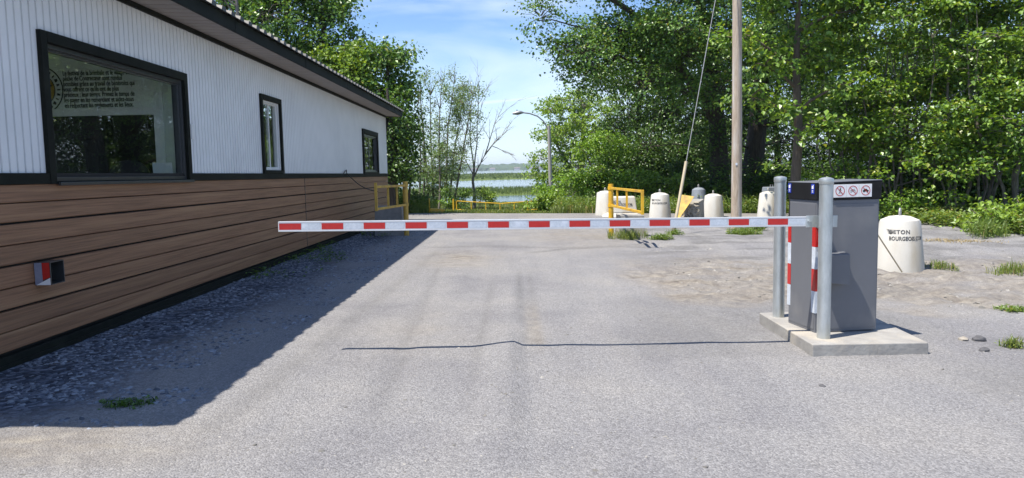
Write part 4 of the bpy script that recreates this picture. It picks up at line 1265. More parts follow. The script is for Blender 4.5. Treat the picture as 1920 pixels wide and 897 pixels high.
def lobe_leaves(lobes, per_clump, size, seed, droop=0.3, flat=0.5, shell=0.55, csig=0.28):
    """lobes: (cx,cy,cz,rx,ry,rz,n). Leaves gathered in clumps through the volume. Returns P,D,N,size, clump centres"""
    r = np.random.default_rng(seed)
    AP, AD, AN, CC = [], [], [], []
    for (cx, cy, cz, rx, ry, rz, n) in lobes:
        k = max(3, int(n / per_clump))
        d = r.normal(size=(k, 3)); d /= np.linalg.norm(d, axis=1, keepdims=True)
        rad = r.uniform(shell, 1.0, k) ** 0.8 * (0.85 + 0.3 * r.random(k))
        c = np.array([cx, cy, cz]) + d * rad[:, None] * np.array([rx, ry, rz])
        out = d * np.array([1, 1, 0.55]); out[:, 2] -= droop * r.uniform(0, 1, k)
        CC.append(c)
        m_ = np.maximum(2, r.poisson(per_clump, k))
        idx = np.repeat(np.arange(k), m_)
        t = r.uniform(-1, 1.2, len(idx))
        sc = csig * r.uniform(0.6, 1.3, k)[idx]
        P = c[idx] + out[idx] * (t * sc * 1.1)[:, None] + r.normal(size=(len(idx), 3)) * (sc * 0.62)[:, None] * np.array([1, 1, 0.6])
        D = out[idx] + r.normal(size=(len(idx), 3)) * 0.75; D[:, 2] -= 0.25
        Nn = np.stack([r.normal(size=len(idx)) * (1 - flat), r.normal(size=len(idx)) * (1 - flat), 0.35 + flat + 0 * t], 1) + out[idx] * 0.35
        AP.append(P); AD.append(D); AN.append(Nn)
    P = np.concatenate(AP); D = np.concatenate(AD); Nn = np.concatenate(AN)
    s = size * r.uniform(0.65, 1.25, len(P))
    return P, D, Nn, s, np.concatenate(CC)


def wob_path(a, b, n, amp, r, sag=0.0):
    a, b = np.array(a, float), np.array(b, float)
    t = np.linspace(0, 1, n)[:, None]
    p = a + (b - a) * t
    off = np.cumsum(r.normal(size=(n, 3)), 0) * amp * np.linalg.norm(b - a) / n
    off -= off[0]; off = off - t * off[-1] * 0.8
    p = p + off
    p[:, 2] += np.sin(t[:, 0] * np.pi) * sag
    return [tuple(q) for q in p]


def tree(name, label, base, trunks, lobes, leaf_size, lm, bm, group=None, per=12, seed=1, droop=0.3, flat=0.5, shell=0.45, csig=0.28, cat='tree', twigs=0.35, asp=0.72, limb=0.05):
    """trunks: list of (list of pts, list of radii) relative to the base; lobes relative to the base"""
    bx, by = base
    bz = gz(bx, by)
    o = empty(name, label, cat, (bx, by, bz), 0, group)
    r = np.random.default_rng(seed)
    mb = MB()
    allp = []
    for pts, rad in trunks:
        mb.tube(pts, rad, 9 if max(rad) > .1 else 6)
        for i in range(len(pts) - 1):
            for t in (0.3, 0.65, 1.0):
                allp.append((Vector(pts[i]).lerp(Vector(pts[i + 1]), t), rad[i] + (rad[i + 1] - rad[i]) * t))
    P, D, Nn, s, CC = lobe_leaves(lobes, per, leaf_size, seed, droop, flat, shell, csig)
    for (cx, cy, cz, rx, ry, rz, n) in lobes:
        c = Vector((cx, cy, cz))
        cand = [q for q in allp if q[0].z < cz + 0.3] or allp
        q = min(cand, key=lambda q_: (q_[0] - c).length + 0.25 * abs(q_[0].z - (cz - 1)))
        rr = min(q[1] * 0.6, limb + 0.012 * max(rx, rz))
        path = wob_path(q[0], c, 6, 0.25, r, 0.1)
        mb.tube(path, [rr, rr * .85, rr * .7, rr * .55, rr * .4, rr * .3], 6)
    # twigs to a share of the clumps
    li = 0
    for (cx, cy, cz, rx, ry, rz, n) in lobes:
        k = max(3, int(n / per))
        cs = CC[li:li + k]; li += k
        m_ = int(k * twigs)
        for c in cs[:m_]:
            c0 = np.array([cx, cy, cz]) + (c - np.array([cx, cy, cz])) * 0.15
            w = wob_path(c0, c, 4, 0.3, r, 0.05)
            mb.tube(w, [.018, .014, .009, .004], 4, caps=False)
    mb.build('trunk', bm, o, smooth=60)
    v, f = leaves(P, D, Nn, s, r, asp)
    link_mesh('crown', mesh_np('crown', v, f), lm, o)
    return o


def auto_lobes(c, rad, k, lr, n, seed, jitter=0.15):
    """k lobes spread inside an ellipsoid"""
    r = np.random.default_rng(seed)
    out = []
    pts = []
    tries = 0
    while len(pts) < k and tries < 4000:
        tries += 1
        d = r.normal(size=3); d /= np.linalg.norm(d)
        p = d * r.uniform(0.35, 0.9)
        if all(np.linalg.norm(p - q) > 0.95 / k ** 0.38 for q in pts): pts.append(p)
    for p in pts:
        q = np.array(c) + p * np.array(rad)
        s_ = lr * r.uniform(0.75, 1.25)
        out.append((q[0], q[1], q[2], s_ * 1.1, s_ * 1.1, s_ * 0.75, int(n * r.uniform(0.8, 1.2))))
    return out


def X_at(px, y): return (px - 968) / 1400 * y


# --- right-hand big trees
tree('cottonwood', 'huge cottonwood with thick dark trunk left of the wooden pole, crown over the lot', (9.4, 34.0),
     [([(0, 0, -.2), (-.05, 0, 1.5), (-.2, -.1, 4), (-.8, -.5, 7.5), (-1.4, -.6, 11)], [.60, .45, .38, .28, .12]),
      ([(-.2, -.1, 4.0), (-2.2, -1.2, 6.6), (-4.4, -2.2, 8.6), (-6.8, -2.8, 10)], [.24, .19, .12, .05])],
     auto_lobes((-3.6, -2.6, 8.6), (4.6, 2.6, 4.4), 24, 1.35, 1250, 71) +
     [(-8.2, -3.0, 8.3, 1.0, 1.0, 1.1, 620), (-7.4, -3.2, 7.0, 1.1, 1.0, .75, 620), (-6.4, -3.2, 5.9, 1.2, 1.0, .7, 650), (-5.2, -3.2, 6.5, 1.3, 1.1, .9, 800),
      (-4.0, -3.6, 5.6, 1.3, 1.1, .9, 800), (-2.6, -3.6, 5.2, 1.3, 1.1, .8, 800), (-1.0, -3.4, 5.2, 1.3, 1.1, .9, 800), (-7.6, -3, 9.6, 1.2, 1.1, .9, 600)],
     .122, M['leaf_cotton'], M['bark'], 'tall trees behind the lot', seed=72, flat=0.5, droop=.4, asp=.9)
tree('cottonwood', 'tall cottonwood whose thick dark trunk stands just right of the wooden pole', (11.0, 34.6),
     [([(0, 0, -.2), (.05, 0, 2), (.3, -.1, 5), (.6, -.3, 9), (.6, -.3, 12)], [.62, .48, .38, .26, .1])],
     auto_lobes((.8, -1.6, 8.4), (3.6, 2.6, 4.2), 18, 1.3, 1150, 73) + [(-.9, -3.0, 4.6, 1.2, 1, .8, 700), (1.2, -3, 4.2, 1.2, 1, .8, 650), (2.6, -3, 5.0, 1.2, 1, .8, 650), (-2.4, -1.5, 3.3, 1.3, 1, .8, 800), (-4.5, 1.5, 3.2, 1.6, 1, 1, 1000), (2.2, 1.5, 3.2, 1.6, 1, 1, 1000)],
     .122, M['leaf_dark'], M['bark'], 'tall trees behind the lot', seed=74, flat=0.35, asp=.85)
tree('maple_tree', 'slim brown-trunked maple behind the far bollard, leafy from head height', (9.15, 24.4),
     [([(0, 0, -.1), (.02, 0, 1.2), (.10, 0, 2.8), (.02, .1, 5), (.1, .1, 8.5)], [.19, .165, .145, .11, .05])],
     auto_lobes((.1, .2, 7.6), (2.4, 2.0, 2.8), 11, .95, 620, 75) +
     [(-1.3, -.8, 4.9, .8, .7, .4, 300), (-.75, -1.4, 3.35, .55, .5, .3, 150), (.6, -1.2, 3.1, .55, .5, .3, 150), (1.3, -1.0, 4.3, .8, .7, .4, 300), (-2.1, -.6, 5.8, .8, .7, .5, 300), (-.2, -1.5, 2.55, .45, .4, .22, 90),
      (-1.8, -.9, 3.9, .7, .6, .4, 220)],
     .17, M['leaf_maple'], M['bark_brown'], 'tall trees behind the lot', seed=76, flat=0.62, asp=.8)
tree('willow_tree', 'light green bushy tree behind the street lamp at the lake side', (6.0, 67.0),
     [([(0, 0, -.2), (-.1, 0, 2), (.2, 0, 5), (.3, 0, 9)], [.4, .34, .26, .1]), ([(-.1, 0, 1.6), (-1.4, 0, 4), (-2.5, 0, 6)], [.22, .16, .06])],
     auto_lobes((.2, -.3, 6.3), (4.2, 3, 4.6), 24, 1.3, 620, 77) + [(-3.6, -.6, 4.0, 1.3, 1.2, 1.0, 500), (-3.9, -.6, 2.6, 1.2, 1.2, .8, 400), (-2.6, -1, 2.4, 1.5, 1.3, 1.0, 500), (-1.6, -1, 1.4, 1.6, 1.3, .9, 500), (-2.8, -.6, 8.4, 1.2, 1, 1.2, 420)],
     .22, M['leaf_light'], M['bark_grey'], None, seed=78, flat=0.35)
tree('sumac_tree', 'rounded bright green sumac with umbrella crown above the shrubs', (4.25, 36.0),
     [([(0, 0, -.2), (.05, 0, .8), (-.3, 0, 1.8), (-.7, 0, 2.6)], [.08, .07, .05, .03]), ([(.05, 0, .8), (.5, 0, 1.8), (.8, 0, 2.7)], [.06, .045, .025])],
     [(-.8, 0, 3.0, .75, .8, .45, 700), (.1, -.2, 3.45, .9, .9, .42, 900), (.9, -.1, 3.1, .75, .8, .42, 700), (-.3, -.5, 2.9, .8, .6, .35, 500), (.5, -.5, 2.8, .8, .6, .35, 500)],
     .15, M['leaf_sumac'], M['bark_brown'], None, seed=79, flat=0.6, asp=.42)
# dark wood behind everything on the right
for k, (px, y, hh_, rx, lab) in enumerate((
        (1205, 44, 12, 3.4, 'dark leafy tree in the back row, left of the wooden pole'),
        (1268, 48, 13, 3.6, 'dark leafy tree in the back row, farthest back behind the guy wire'),
        (1330, 43, 13, 3.6, 'dark leafy tree in the back row, directly behind the thick left trunk'),
        (1460, 42, 12, 3.6, 'dark leafy tree in the back row, behind the far bollard'),
        (1580, 41, 12, 3.6, 'dark leafy tree in the back row, behind the barrier cabinet'),
        (1700, 40, 12, 3.6, 'dark leafy tree in the back row, behind the large white lettered block'),
        (1815, 39, 12, 3.6, 'dark leafy tree in the back row, near the right picture edge'),
        (1935, 38, 12, 3.6, 'dark leafy tree in the back row, at the right picture edge'))):
    lo = auto_lobes((0, -.5, hh_ * .52), (rx, 2.2, hh_ * .42), 20, 1.35, 780, 100 + k) + [(-1.8, -1.2, 1.2, 1.6, 1, 1.0, 620), (1.6, -1.2, 1.3, 1.6, 1, 1.0, 620), (0, -1, 1.0, 1.7, 1, 1, 620), (-1.2, -1, 3.0, 1.7, 1, 1, 620), (1.4, -1, 3.0, 1.7, 1, 1, 620)]
    tree('forest_tree', lab, (X_at(px, y), y), [([(0, 0, -.3), (.1, 0, 2), (-.1, .1, 5), (.1, 0, hh_ * .85)], [.24, .2, .16, .06]),
                                                ([(.1, 0, 1.0), (.9, -.2, 3.5), (1.5, -.3, 6)], [.12, .09, .04])],
         lo, .15, M['leaf_dark'], M['bark'], 'dark trees at the back of the wood', seed=110 + k, flat=0.4)
# maple saplings on the right with thin crossing stems
SAP = [(1548, 26.5, 6.8, 'maple sapling rising just behind the left edge of the cabinet'),
       (1612, 25.2, 7.4, 'maple sapling above the cabinet pictograms with pale leaning stems'),
       (1680, 24.6, 7.8, 'maple sapling right behind the large white lettered block'),
       (1735, 24.0, 7.6, 'pale-stemmed maple sapling a little right of the large white block'),
       (1790, 23.4, 7.6, 'leaning maple sapling halfway from the white block to the right edge'),
       (1845, 23.0, 7.8, 'stout maple sapling with forked pale stems near the right edge'),
       (1905, 22.2, 7.6, 'maple sapling at the right picture edge with sunlit lower leaves'),
       (1640, 29.5, 8.8, 'taller maple sapling in the second row behind the cabinet'),
       (1765, 28.5, 8.8, 'taller maple sapling in the second row between two pale stems'),
       (1885, 27.5, 8.8, 'taller maple sapling in the second row near the right edge')]
for k, (px, y, hh_, lab) in enumerate(SAP):
    r = np.random.default_rng(200 + k)
    tr = []
    ns = 3 + k % 3
    for s_ in range(ns):
        a0 = 2 * np.pi * s_ / ns + r.uniform(0, 1)
        ln = r.uniform(.5, 1.7)
        hh2 = hh_ * r.uniform(.65, .95)
        b0 = (.14 * np.cos(a0), .14 * np.sin(a0), -.1)
        p = wob_path(b0, (ln * np.cos(a0) + .4 * r.normal(), ln * .6 * np.sin(a0), hh2), 7, .16, r)
        r0 = r.uniform(.03, .065)
        tr.append((p, [r0 * q for q in (1, .92, .84, .72, .58, .42, .2)]))
    lo = []
    for _ in range(17):
        z = r.uniform(2.0, hh_)
        w_ = 1.9 * (0.55 + 0.45 * math.sin(math.pi * min(1, (z - 1) / hh_)))
        a0 = r.uniform(0, 2 * np.pi); q = r.uniform(.2, 1)
        lo.append((w_ * q * np.cos(a0), w_ * q * np.sin(a0) * .9 - .25, z, r.uniform(.6, .95), r.uniform(.6, .9), r.uniform(.16, .32), int(r.uniform(180, 340))))
    for _ in range(9):
        lo.append((r.uniform(-1.7, 1.7), r.uniform(-1.7, -.6), r.uniform(.7, 4.2), .6, .5, .16, 95))
    for _ in range(4):
        lo.append((r.uniform(-1.8, 1.8), r.uniform(-.4, 1.4), r.uniform(6.0, hh_ + 1.0), 1.1, 1.0, .4, 210))
    tree('maple_sapling', lab, (X_at(px, y), y), tr, lo, .138, M['leaf_maple'], M['bark_pale'], 'maple saplings along the right edge', seed=220 + k, flat=0.68, droop=.25, per=9, csig=.26, asp=.8, limb=.02, twigs=.25)

def under(r, n):
    y = r.uniform(24.5, 39, n); x = y * r.uniform(.16, .76, n)
    k = (x > forest_edge(y) + np.where(y < 30, 1.0, -2.5)) & (vnoise(x * .6, y * .6, 97) > .3)
    return np.stack([x[k], y[k]], 1)


# shrubs along the lot edge
SHR = [(1062, 33.0, 1.35, 1.75, 'leaf_sumac', 'largest bright green shrub at the left end of the right-hand trees'),
       (1028, 32.2, .8, .8, 'leaf_light', 'low light green shrub by the end of the far yellow gate'),
       (1120, 34.0, 1.3, 1.9, 'leaf_maple', 'mid green shrub between the bright shrub and the bright yellow gate'),
       (1178, 33.5, 1.3, 2.0, 'leaf_sumac', 'green shrub right behind the bright yellow gate'),
       (1232, 33.0, 1.2, 1.9, 'leaf_light', 'yellowish green shrub behind the lettered block by the guy pipe'),
       (1290, 34.5, 1.4, 2.4, 'leaf_dark', 'dark shrub behind the rough square block'),
       (1150, 38.5, 1.7, 3.2, 'leaf_dark', 'tall dark shrub in the second row behind the bright shrub'),
       (1213, 38.0, 1.8, 3.6, 'leaf_dark', 'tall dark shrub in the second row left of the guy wire'),
       (1275, 38.5, 1.8, 3.8, 'leaf_dark', 'tall dark shrub in the second row behind the guy wire'),
       (1330, 39.0, 1.8, 3.6, 'leaf_dark', 'tall dark shrub in the second row just left of the thick trunk'),
       (1440, 39.0, 1.8, 3.4, 'leaf_dark', 'tall dark shrub in the second row right of the thick trunks'),
       (1445, 34.0, 1.6, 1.8, 'leaf_dark', 'dark shrub in the shade behind the far bollard'),
       (1885, 18.9, 1.0, .75, 'leaf_light', 'bushy bright fern-like shrub nearest the camera at the right edge'),
       (1700, 23.4, .8, .7, 'leaf_sumac', 'low green shrub at the lot edge right of the large white block'),
       (1590, 27.5, 1.2, 1.7, 'leaf_maple', 'leafy shrub under the saplings behind the right half of the cabinet'),
       (1668, 26.5, 1.2, 1.6, 'leaf_dark', 'dark shrub under the saplings right of the cabinet'),
       (1742, 26.0, 1.2, 1.7, 'leaf_maple', 'leafy shrub under the saplings right of the large white block'),
       (1818, 25.5, 1.2, 1.6, 'leaf_dark', 'dark shrub under the forked saplings near the right edge'),
       (1892, 25.0, 1.2, 1.7, 'leaf_maple', 'leafy shrub under the saplings at the right picture edge'),
       (1560, 31.0, 1.5, 1.6, 'leaf_dark', 'dark shrub in the shade behind the cabinet')]
for k, (px, y, w_, h_, lm, lab) in enumerate(SHR):
    r = np.random.default_rng(300 + k)
    lo = []
    for _ in range(12):
        a0 = r.uniform(0, 2 * np.pi); q = r.uniform(.1, 1)
        z = h_ * r.uniform(.2, .95)
        ww = w_ * math.sqrt(max(.12, 1 - (z / h_ - .35) ** 2 * 1.6))
        lo.append((ww * q * np.cos(a0), ww * q * np.sin(a0) * .7, z, *((.42, .42, .30) if h_ < 3 else (.7, .6, .55)), int(190 * (w_ * h_) ** .75)))
    tr = [([(0.1 * s_, 0, -.1), (.15 * s_, 0, h_ * .4), (.4 * s_, .1, h_ * .85)], [.035, .026, .01]) for s_ in (-2, -1, 0.3, 1, 2)]
    tree('shrub', lab, (X_at(px, y), y), tr, lo, .125, M[lm], M['bark_brown'], 'shrubs along the lot edge', seed=320 + k, flat=0.5, per=10, csig=.2, cat='shrub', asp=.55 if 'sumac' in lm else .7, limb=.01)

# --- left side, behind the building
def ltree(px, y, zc, rx, rz, k, lr, n, lm, lab, seed, size=.15, **kw):
    x = X_at(px, y)
    lo = auto_lobes((0, 0, zc), (rx, rx * .8, rz), k, lr, n, seed)
    return tree('broadleaf_tree', lab, (x, y), [([(0, 0, -.3), (.1, 0, 1.5), (-.05, .1, zc * .6), (.05, 0, zc + rz * .7)], [.26, .2, .15, .05])], lo, size, M[lm], M['bark'], 'trees behind the building', seed=seed + 1, flat=.35, **kw)


ltree(445, 29.0, 7.2, 3.0, 4.6, 22, 1.1, 700, 'leaf_cotton', 'tall leafy tree highest over the roof, left of the others', 401)
ltree(555, 31.0, 6.6, 2.6, 4.4, 22, 1.0, 720, 'leaf_cotton', 'tall leafy tree second from the left over the roof', 403)
ltree(622, 30.0, 6.4, 1.25, 3.6, 13, .75, 520, 'leaf_cotton', 'narrow pointed tree rising over the roof beside the blue sky', 405)
ltree(660, 29.0, 4.7, 1.3, 2.5, 13, .7, 520, 'leaf_yellow', 'yellow-green tree over the roof, between darker ones', 407)
ltree(700, 30.5, 4.9, 1.1, 2.6, 12, .7, 420, 'leaf_light', 'pale green tree over the roof near its far end', 409)
ltree(738, 29.0, 4.0, 1.0, 3.0, 14, .66, 520, 'leaf_cotton', 'dark round-topped tree over the far end of the roof', 411)
tree('broadleaf_tree', 'dark dense tree close behind the far corner of the building', (-4.55, 27.6),
     [([(0, 0, -.3), (.05, 0, 1.4), (.1, 0, 3), (.0, 0, 4.6)], [.16, .13, .1, .04]), ([(.3, .3, -.2), (.62, .3, .6), (.75, .3, 1.6)], [.06, .05, .03])],
     auto_lobes((.0, 0, 2.6), (.75, .8, 1.9), 13, .55, 430, 421) + [(.55, -.1, 1.5, .45, .4, .3, 200), (.45, 0, 2.3, .5, .5, .4, 240), (.75, .2, 1.2, .35, .3, .25, 120)],
     .13, M['leaf_dark'], M['bark'], 'trees behind the building', seed=422, flat=.35)
# bare tree over the roof at the left
r = np.random.default_rng(430)
mb = MB()
o = empty('bare_tree', 'bare grey branches of a half-dead tree sticking up over the roof', 'tree', (X_at(462, 25.5), 25.5, -.3))
mb.tube([(0, 0, 0), (.05, 0, 3), (.1, 0, 6), (.1, 0, 8.5)], [.16, .12, .08, .03], 8)
for k in range(16):
    z = r.uniform(3.6, 8); a0 = r.uniform(0, 2 * np.pi)
    e = (1.7 * np.cos(a0), 1.2 * np.sin(a0), z + r.uniform(.2, 1.2))
    p = wob_path((.08, 0, z), e, 6, .25, r)
    mb.tube(p, [.032, .027, .022, .016, .01, .005], 5)
    for j in range(3):
        q = p[2 + j]
        mb.tube(wob_path(q, (q[0] + r.normal() * .5, q[1] + r.normal() * .5, q[2] + r.uniform(.1, .6)), 4, .3, r), [.012, .009, .006, .003], 4)
mb.build('trunk', M['bark_grey'], o, smooth=60)

# multi-stem thin trees by the shore
CL = [(799, 34.0, 5.4, .0, 'very thin straight stem squeezed between two others in the thin clump'), (816, 34.6, 5.8, .0, 'thin pale stem just left of the middle of the thin clump'),
      (845, 34.4, 5.2, .15, 'thin low-leafed stem near the right side of the thin clump'),
      (792, 33.5, 5.2, .02, 'slender half-bare stem at the left of the thin clump'), (806, 34.5, 5.9, -.03, 'slender straight stem second from left in the thin clump'),
      (826, 33.0, 6.0, .04, 'slender leafy stem in the middle of the thin clump'), (838, 34.0, 6.4, .10, 'tallest slender stem of the thin leafy clump'),
      (850, 33.2, 5.6, .22, 'slender stem leaning right in the thin leafy clump')]
CS = 1.45
for k, (px, y, h_, ln, lab) in enumerate(CL):
    y = y + 15.5
    r = np.random.default_rng(440 + k)
    x = X_at(px, y); bz = gz(x, y)
    hh_ = ((h_ - 1.5) * 1.45 + 1.5 - bz) / CS
    tr = [(wob_path((0, 0, -.1), (ln * hh_, 0, hh_), 8, .05, r), [.055, .05, .044, .038, .03, .022, .014, .006])]
    main = tr[0][0]
    for j in range(15):
        i = r.integers(2, 7); q = main[i]; a0 = r.uniform(0, 2 * np.pi); l2 = r.uniform(.35, .95)
        tr.append((wob_path(q, (q[0] + l2 * .55 * np.cos(a0), q[1] + l2 * .55 * np.sin(a0), q[2] + l2 * 1.05), 5, .15, r), [.016, .013, .01, .007, .003]))
    lo = []
    dens = (.5, 1.3, 2.6, .35, 1.0, 3.0, 3.6, 2.8)[k]
    for j in range(12):
        z = hh_ * r.uniform(.35, 1.0)
        lo.append((ln * z + r.normal() * .28, r.normal() * .25, z, .34, .34, .42, int(64 * dens)))
    for j in range(4):
        lo.append((r.normal() * .25, r.normal() * .2, r.uniform(.3, 2.2), .34, .3, .35, 150))
    t_ = tree('slender_tree', lab, (x, y), tr, lo, .072, M['leaf_sparse'], M['bark_pale'], 'thin clump of young trees by the lake', seed=450 + k, flat=.3, per=4, csig=.16, twigs=0.1, limb=.006)
    t_.scale = (CS, CS, CS)
# dead tree
r = np.random.default_rng(470)
x, y = X_at(893, 50.5), 50.5
o = empty('dead_tree', 'bare dead tree with a branch leaning right, standing before the lake', 'tree', (x, y, gz(x, y)))
o.scale = (1.55, 1.55, 1.55)
mb = MB()


def dead(p0, p1, r0, depth, spread):
    p = wob_path(p0, p1, 6, .10, r)
    mb.tube(p, [r0 * q for q in (1, .88, .76, .64, .5, .35)], 7 if r0 > .03 else 4)
    if depth == 0: return
    d = np.array(p1) - np.array(p0); ln = np.linalg.norm(d)
    for j in range(7 if depth > 1 else 6):
        i = r.integers(2, 6); q = np.array(p[i])
        e = q + d / ln * ln * r.uniform(.2, .45) + r.normal(size=3) * np.array([1, .7, .5]) * ln * spread
        dead(tuple(q), tuple(e), r0 * (.42 if depth > 1 else .38), depth - 1, spread)


mb.tube([(0, 0, -.1), (.02, 0, .6), (-.04, 0, 1.2), (0.03, 0, 1.75)], [.085, .065, .058, .055], 9)
dead((.03, 0, 1.7), (-.08, 0, 4.2), .036, 2, .16)
dead((.03, 0, 1.7), (.28, .1, 4.5), .034, 2, .16)
dead((.02, 0, 1.4), (.55, -.1, 2.4), .04, 1, .12)
dead((.52, -.1, 2.35), (1.45, -.2, 3.3), .03, 2, .2)
dead((.52, -.1, 2.35), (1.1, -.1, 3.9), .026, 2, .18)
dead((.85, -.1, 2.7), (1.75, -.2, 2.3), .017, 2, .16)
dead((-.02, 0, 1.5), (-.75, 0, 3.2), .022, 2, .18)
mb.build('trunk', M['bark_grey'], o, smooth=60)
# bushes on the lake bank
for k, (px, y, w_, h_, lm, lab) in enumerate(((905, 49.0, 1.0, 1.6, 'leaf_light', 'bright green bush at the foot of the dead tree'),
                                              (856, 48.5, 1.0, 1.5, 'leaf_sumac', 'green bush at the foot of the thin clump'),
                                              (778, 30.4, .6, .8, 'leaf_dark', 'dark low bush behind the yellow gate by the building'),
                                              (822, 50.5, 1.2, 2.9, 'leaf_maple', 'tall leafy ivy-like bush low on the thin clump stems'))):
    r = np.random.default_rng(480 + k)
    lo = [(w_ * r.uniform(-1, 1) * .7, w_ * r.uniform(-1, 1) * .5, h_ * r.uniform(.15, .9), .32, .32, .25, int(150 * max(1, h_ * .8))) for _ in range(12)]
    tr = [([(.06 * s_, 0, -.1), (.12 * s_, 0, h_ * .4), (.25 * s_, 0, h_ * .8)], [.02, .015, .006]) for s_ in (-1, 0, 1)]
    tree('shrub', lab, (X_at(px, y), y), tr, lo, .10, M[lm], M['bark_brown'], 'shrubs on the lake bank', seed=490 + k, flat=.5, per=9, csig=.16, cat='shrub', limb=.008)


# --- grass and weeds nobody could count
def scatter(n, fn, seed):
    r = np.random.default_rng(seed)
    out = []
    while sum(len(q) for q in out) < n:
        p = fn(r, n)
        out.append(p)
    return np.concatenate(out)[:n]


def bank(r, n):
    y = 28.6 + (r.random(n) ** 1.6) * 60
    x = r.uniform(-.24, .16, n) * y
    k = vnoise(x * .9, y * .5, 91) > .25
    return np.stack([x[k], y[k]], 1)


Pxy = scatter(30000, bank, 501)
P = np.stack([Pxy[:, 0], Pxy[:, 1], ground_z(Pxy[:, 0], Pxy[:, 1]) - .01], 1)
hgt = np.where((Pxy[:, 0] > -.115 * Pxy[:, 1]) & (Pxy[:, 0] < .05 * Pxy[:, 1]) & (Pxy[:, 1] < 90), np.where(Pxy[:, 1] < 46, .10, .17), .34)
v, f = blades(P, hgt, .016 + .0007 * Pxy[:, 1], .5, 502)
tag(link_mesh('bank_grass', mesh_np('bank_grass', v, f), M['grass']), 'sunlit grass sloping down from the lot to the lake', 'grass', kind='stuff')


def weedband(r, n):
    y = 28.7 + r.random(n) * 4.5
    x = np.where(r.random(n) < .35, r.uniform(-6.5, -3.5, n), r.uniform(1.7, 11.0, n))
    k = vnoise(x * 1.2, y * 1.2, 92) > .3
    return np.stack([x[k], y[k]], 1)


def weed_leaves(Pxy, h, size, seed, per=7):
    r = np.random.default_rng(seed)
    n = len(Pxy)
    idx = np.repeat(np.arange(n), per)
    hh = (np.broadcast_to(h, n) * r.uniform(.5, 1.2, n))[idx]
    t = r.uniform(.12, 1, len(idx))
    a_ = r.uniform(0, 2 * np.pi, len(idx))
    rad = size * .8 + hh * .18 * (1 - t * .5)
    P = np.stack([Pxy[idx, 0] + np.cos(a_) * rad, Pxy[idx, 1] + np.sin(a_) * rad, ground_z(Pxy[idx, 0], Pxy[idx, 1]) + hh * t], 1)
    D = np.stack([np.cos(a_), np.sin(a_), r.uniform(-.4, .7, len(idx))], 1)
    Nn = np.stack([r.normal(size=len(idx)) * .35, r.normal(size=len(idx)) * .35, np.ones(len(idx))], 1)
    return leaves(P, D, Nn, size * r.uniform(.6, 1.3, len(idx)), r, .5)


Pxy = scatter(3600, weedband, 503)
v, f = weed_leaves(Pxy, .62, .11, 504, 8)
bv, bf = blades(np.stack([Pxy[:, 0], Pxy[:, 1], ground_z(Pxy[:, 0], Pxy[:, 1])], 1), .75, .02, .4, 505)
tag(link_mesh('roadside_weeds', mesh_np('roadside_weeds', np.concatenate([v, bv]), np.concatenate([f, bf + len(v)])), M['weed']), 'tall mixed weeds lining the far edge of the lot', 'weeds', kind='stuff')


def wallside(r, n):
    y = r.uniform(10.5, 19.5, n); x = -3.9 + r.random(n) ** 1.5 * 1.0
    k = vnoise(x * 1.5, y * 1.1, 98) > .45
    return np.stack([x[k], y[k]], 1)


Pxy = scatter(210, wallside, 513)
v, f = weed_leaves(Pxy, .11, .05, 514, 6)
tag(link_mesh('wall_weeds', mesh_np('wall_weeds', v, f), M['leaf_dark']), 'thin low weeds along the foot of the brown planks', 'weeds', kind='stuff')


def cover(r, n):
    y = 15.5 + r.random(n) * 14
    x = forest_edge(y) + r.random(n) ** 1.4 * 6 - .5
    k = (vnoise(x * .9, y * .9, 93) > .22)
    return np.stack([x[k], y[k]], 1)


Pxy = scatter(5600, under, 508)
v, f = weed_leaves(Pxy, 2.1, .17, 509, 9)
tag(link_mesh('understory', mesh_np('understory', v, f), M['leaf_dark']), 'shaded leafy understory between the trunks of the wood', 'undergrowth', kind='stuff')
Pxy = scatter(5200, cover, 506)
v, f = weed_leaves(Pxy, .42, .12, 507, 7)
tag(link_mesh('ground_cover', mesh_np('ground_cover', v, f), M['weed']), 'green ground cover under the saplings at the right edge of the lot', 'ground cover', kind='stuff')

# --- single weed tufts on the lot
TUF = [(2.62, 17.25, .55, .20, 340, 'grass', 'tall yellowish grass round the foot of the pale concrete block'),
       (3.30, 16.75, .28, .14, 150, 'weed', 'bright green weed tuft right of the pale concrete block'),
       (3.85, 17.9, .22, .14, 80, 'weed', 'small weed at the foot of the guy pipe'),
       (5.75, 18.7, .50, .16, 320, 'weed', 'wide green weed patch at the foot of the wooden pole'),
       (6.35, 19.6, .30, .22, 150, 'weed', 'reddish green weed close to the right side of the wooden pole'),
       (6.85, 11.95, .28, .10, 120, 'grass', 'small grass tuft right of the large white lettered block'),
       (7.55, 11.2, .40, .14, 200, 'grass', 'sparse grass patch near the right picture edge'),
       (5.45, 8.05, .26, .07, 70, 'weed', 'flat broad-leaved weed on the gravel right of the slab'),
       (4.30, 6.35, .12, .10, 60, 'grass', 'tiny grass tuft beside the dark stones right of the slab'),
       (4.72, 6.5, .12, .08, 40, 'grass', 'tiny dry tuft at the right picture edge'),
       (-2.55, 4.72, .20, .035, 80, 'leaf_dark', 'dark green tuft in the shadow near the building'),
       (11.3, 17.8, .6, .35, 380, 'weed', 'bushy bright weed clump at the right edge before the saplings')]
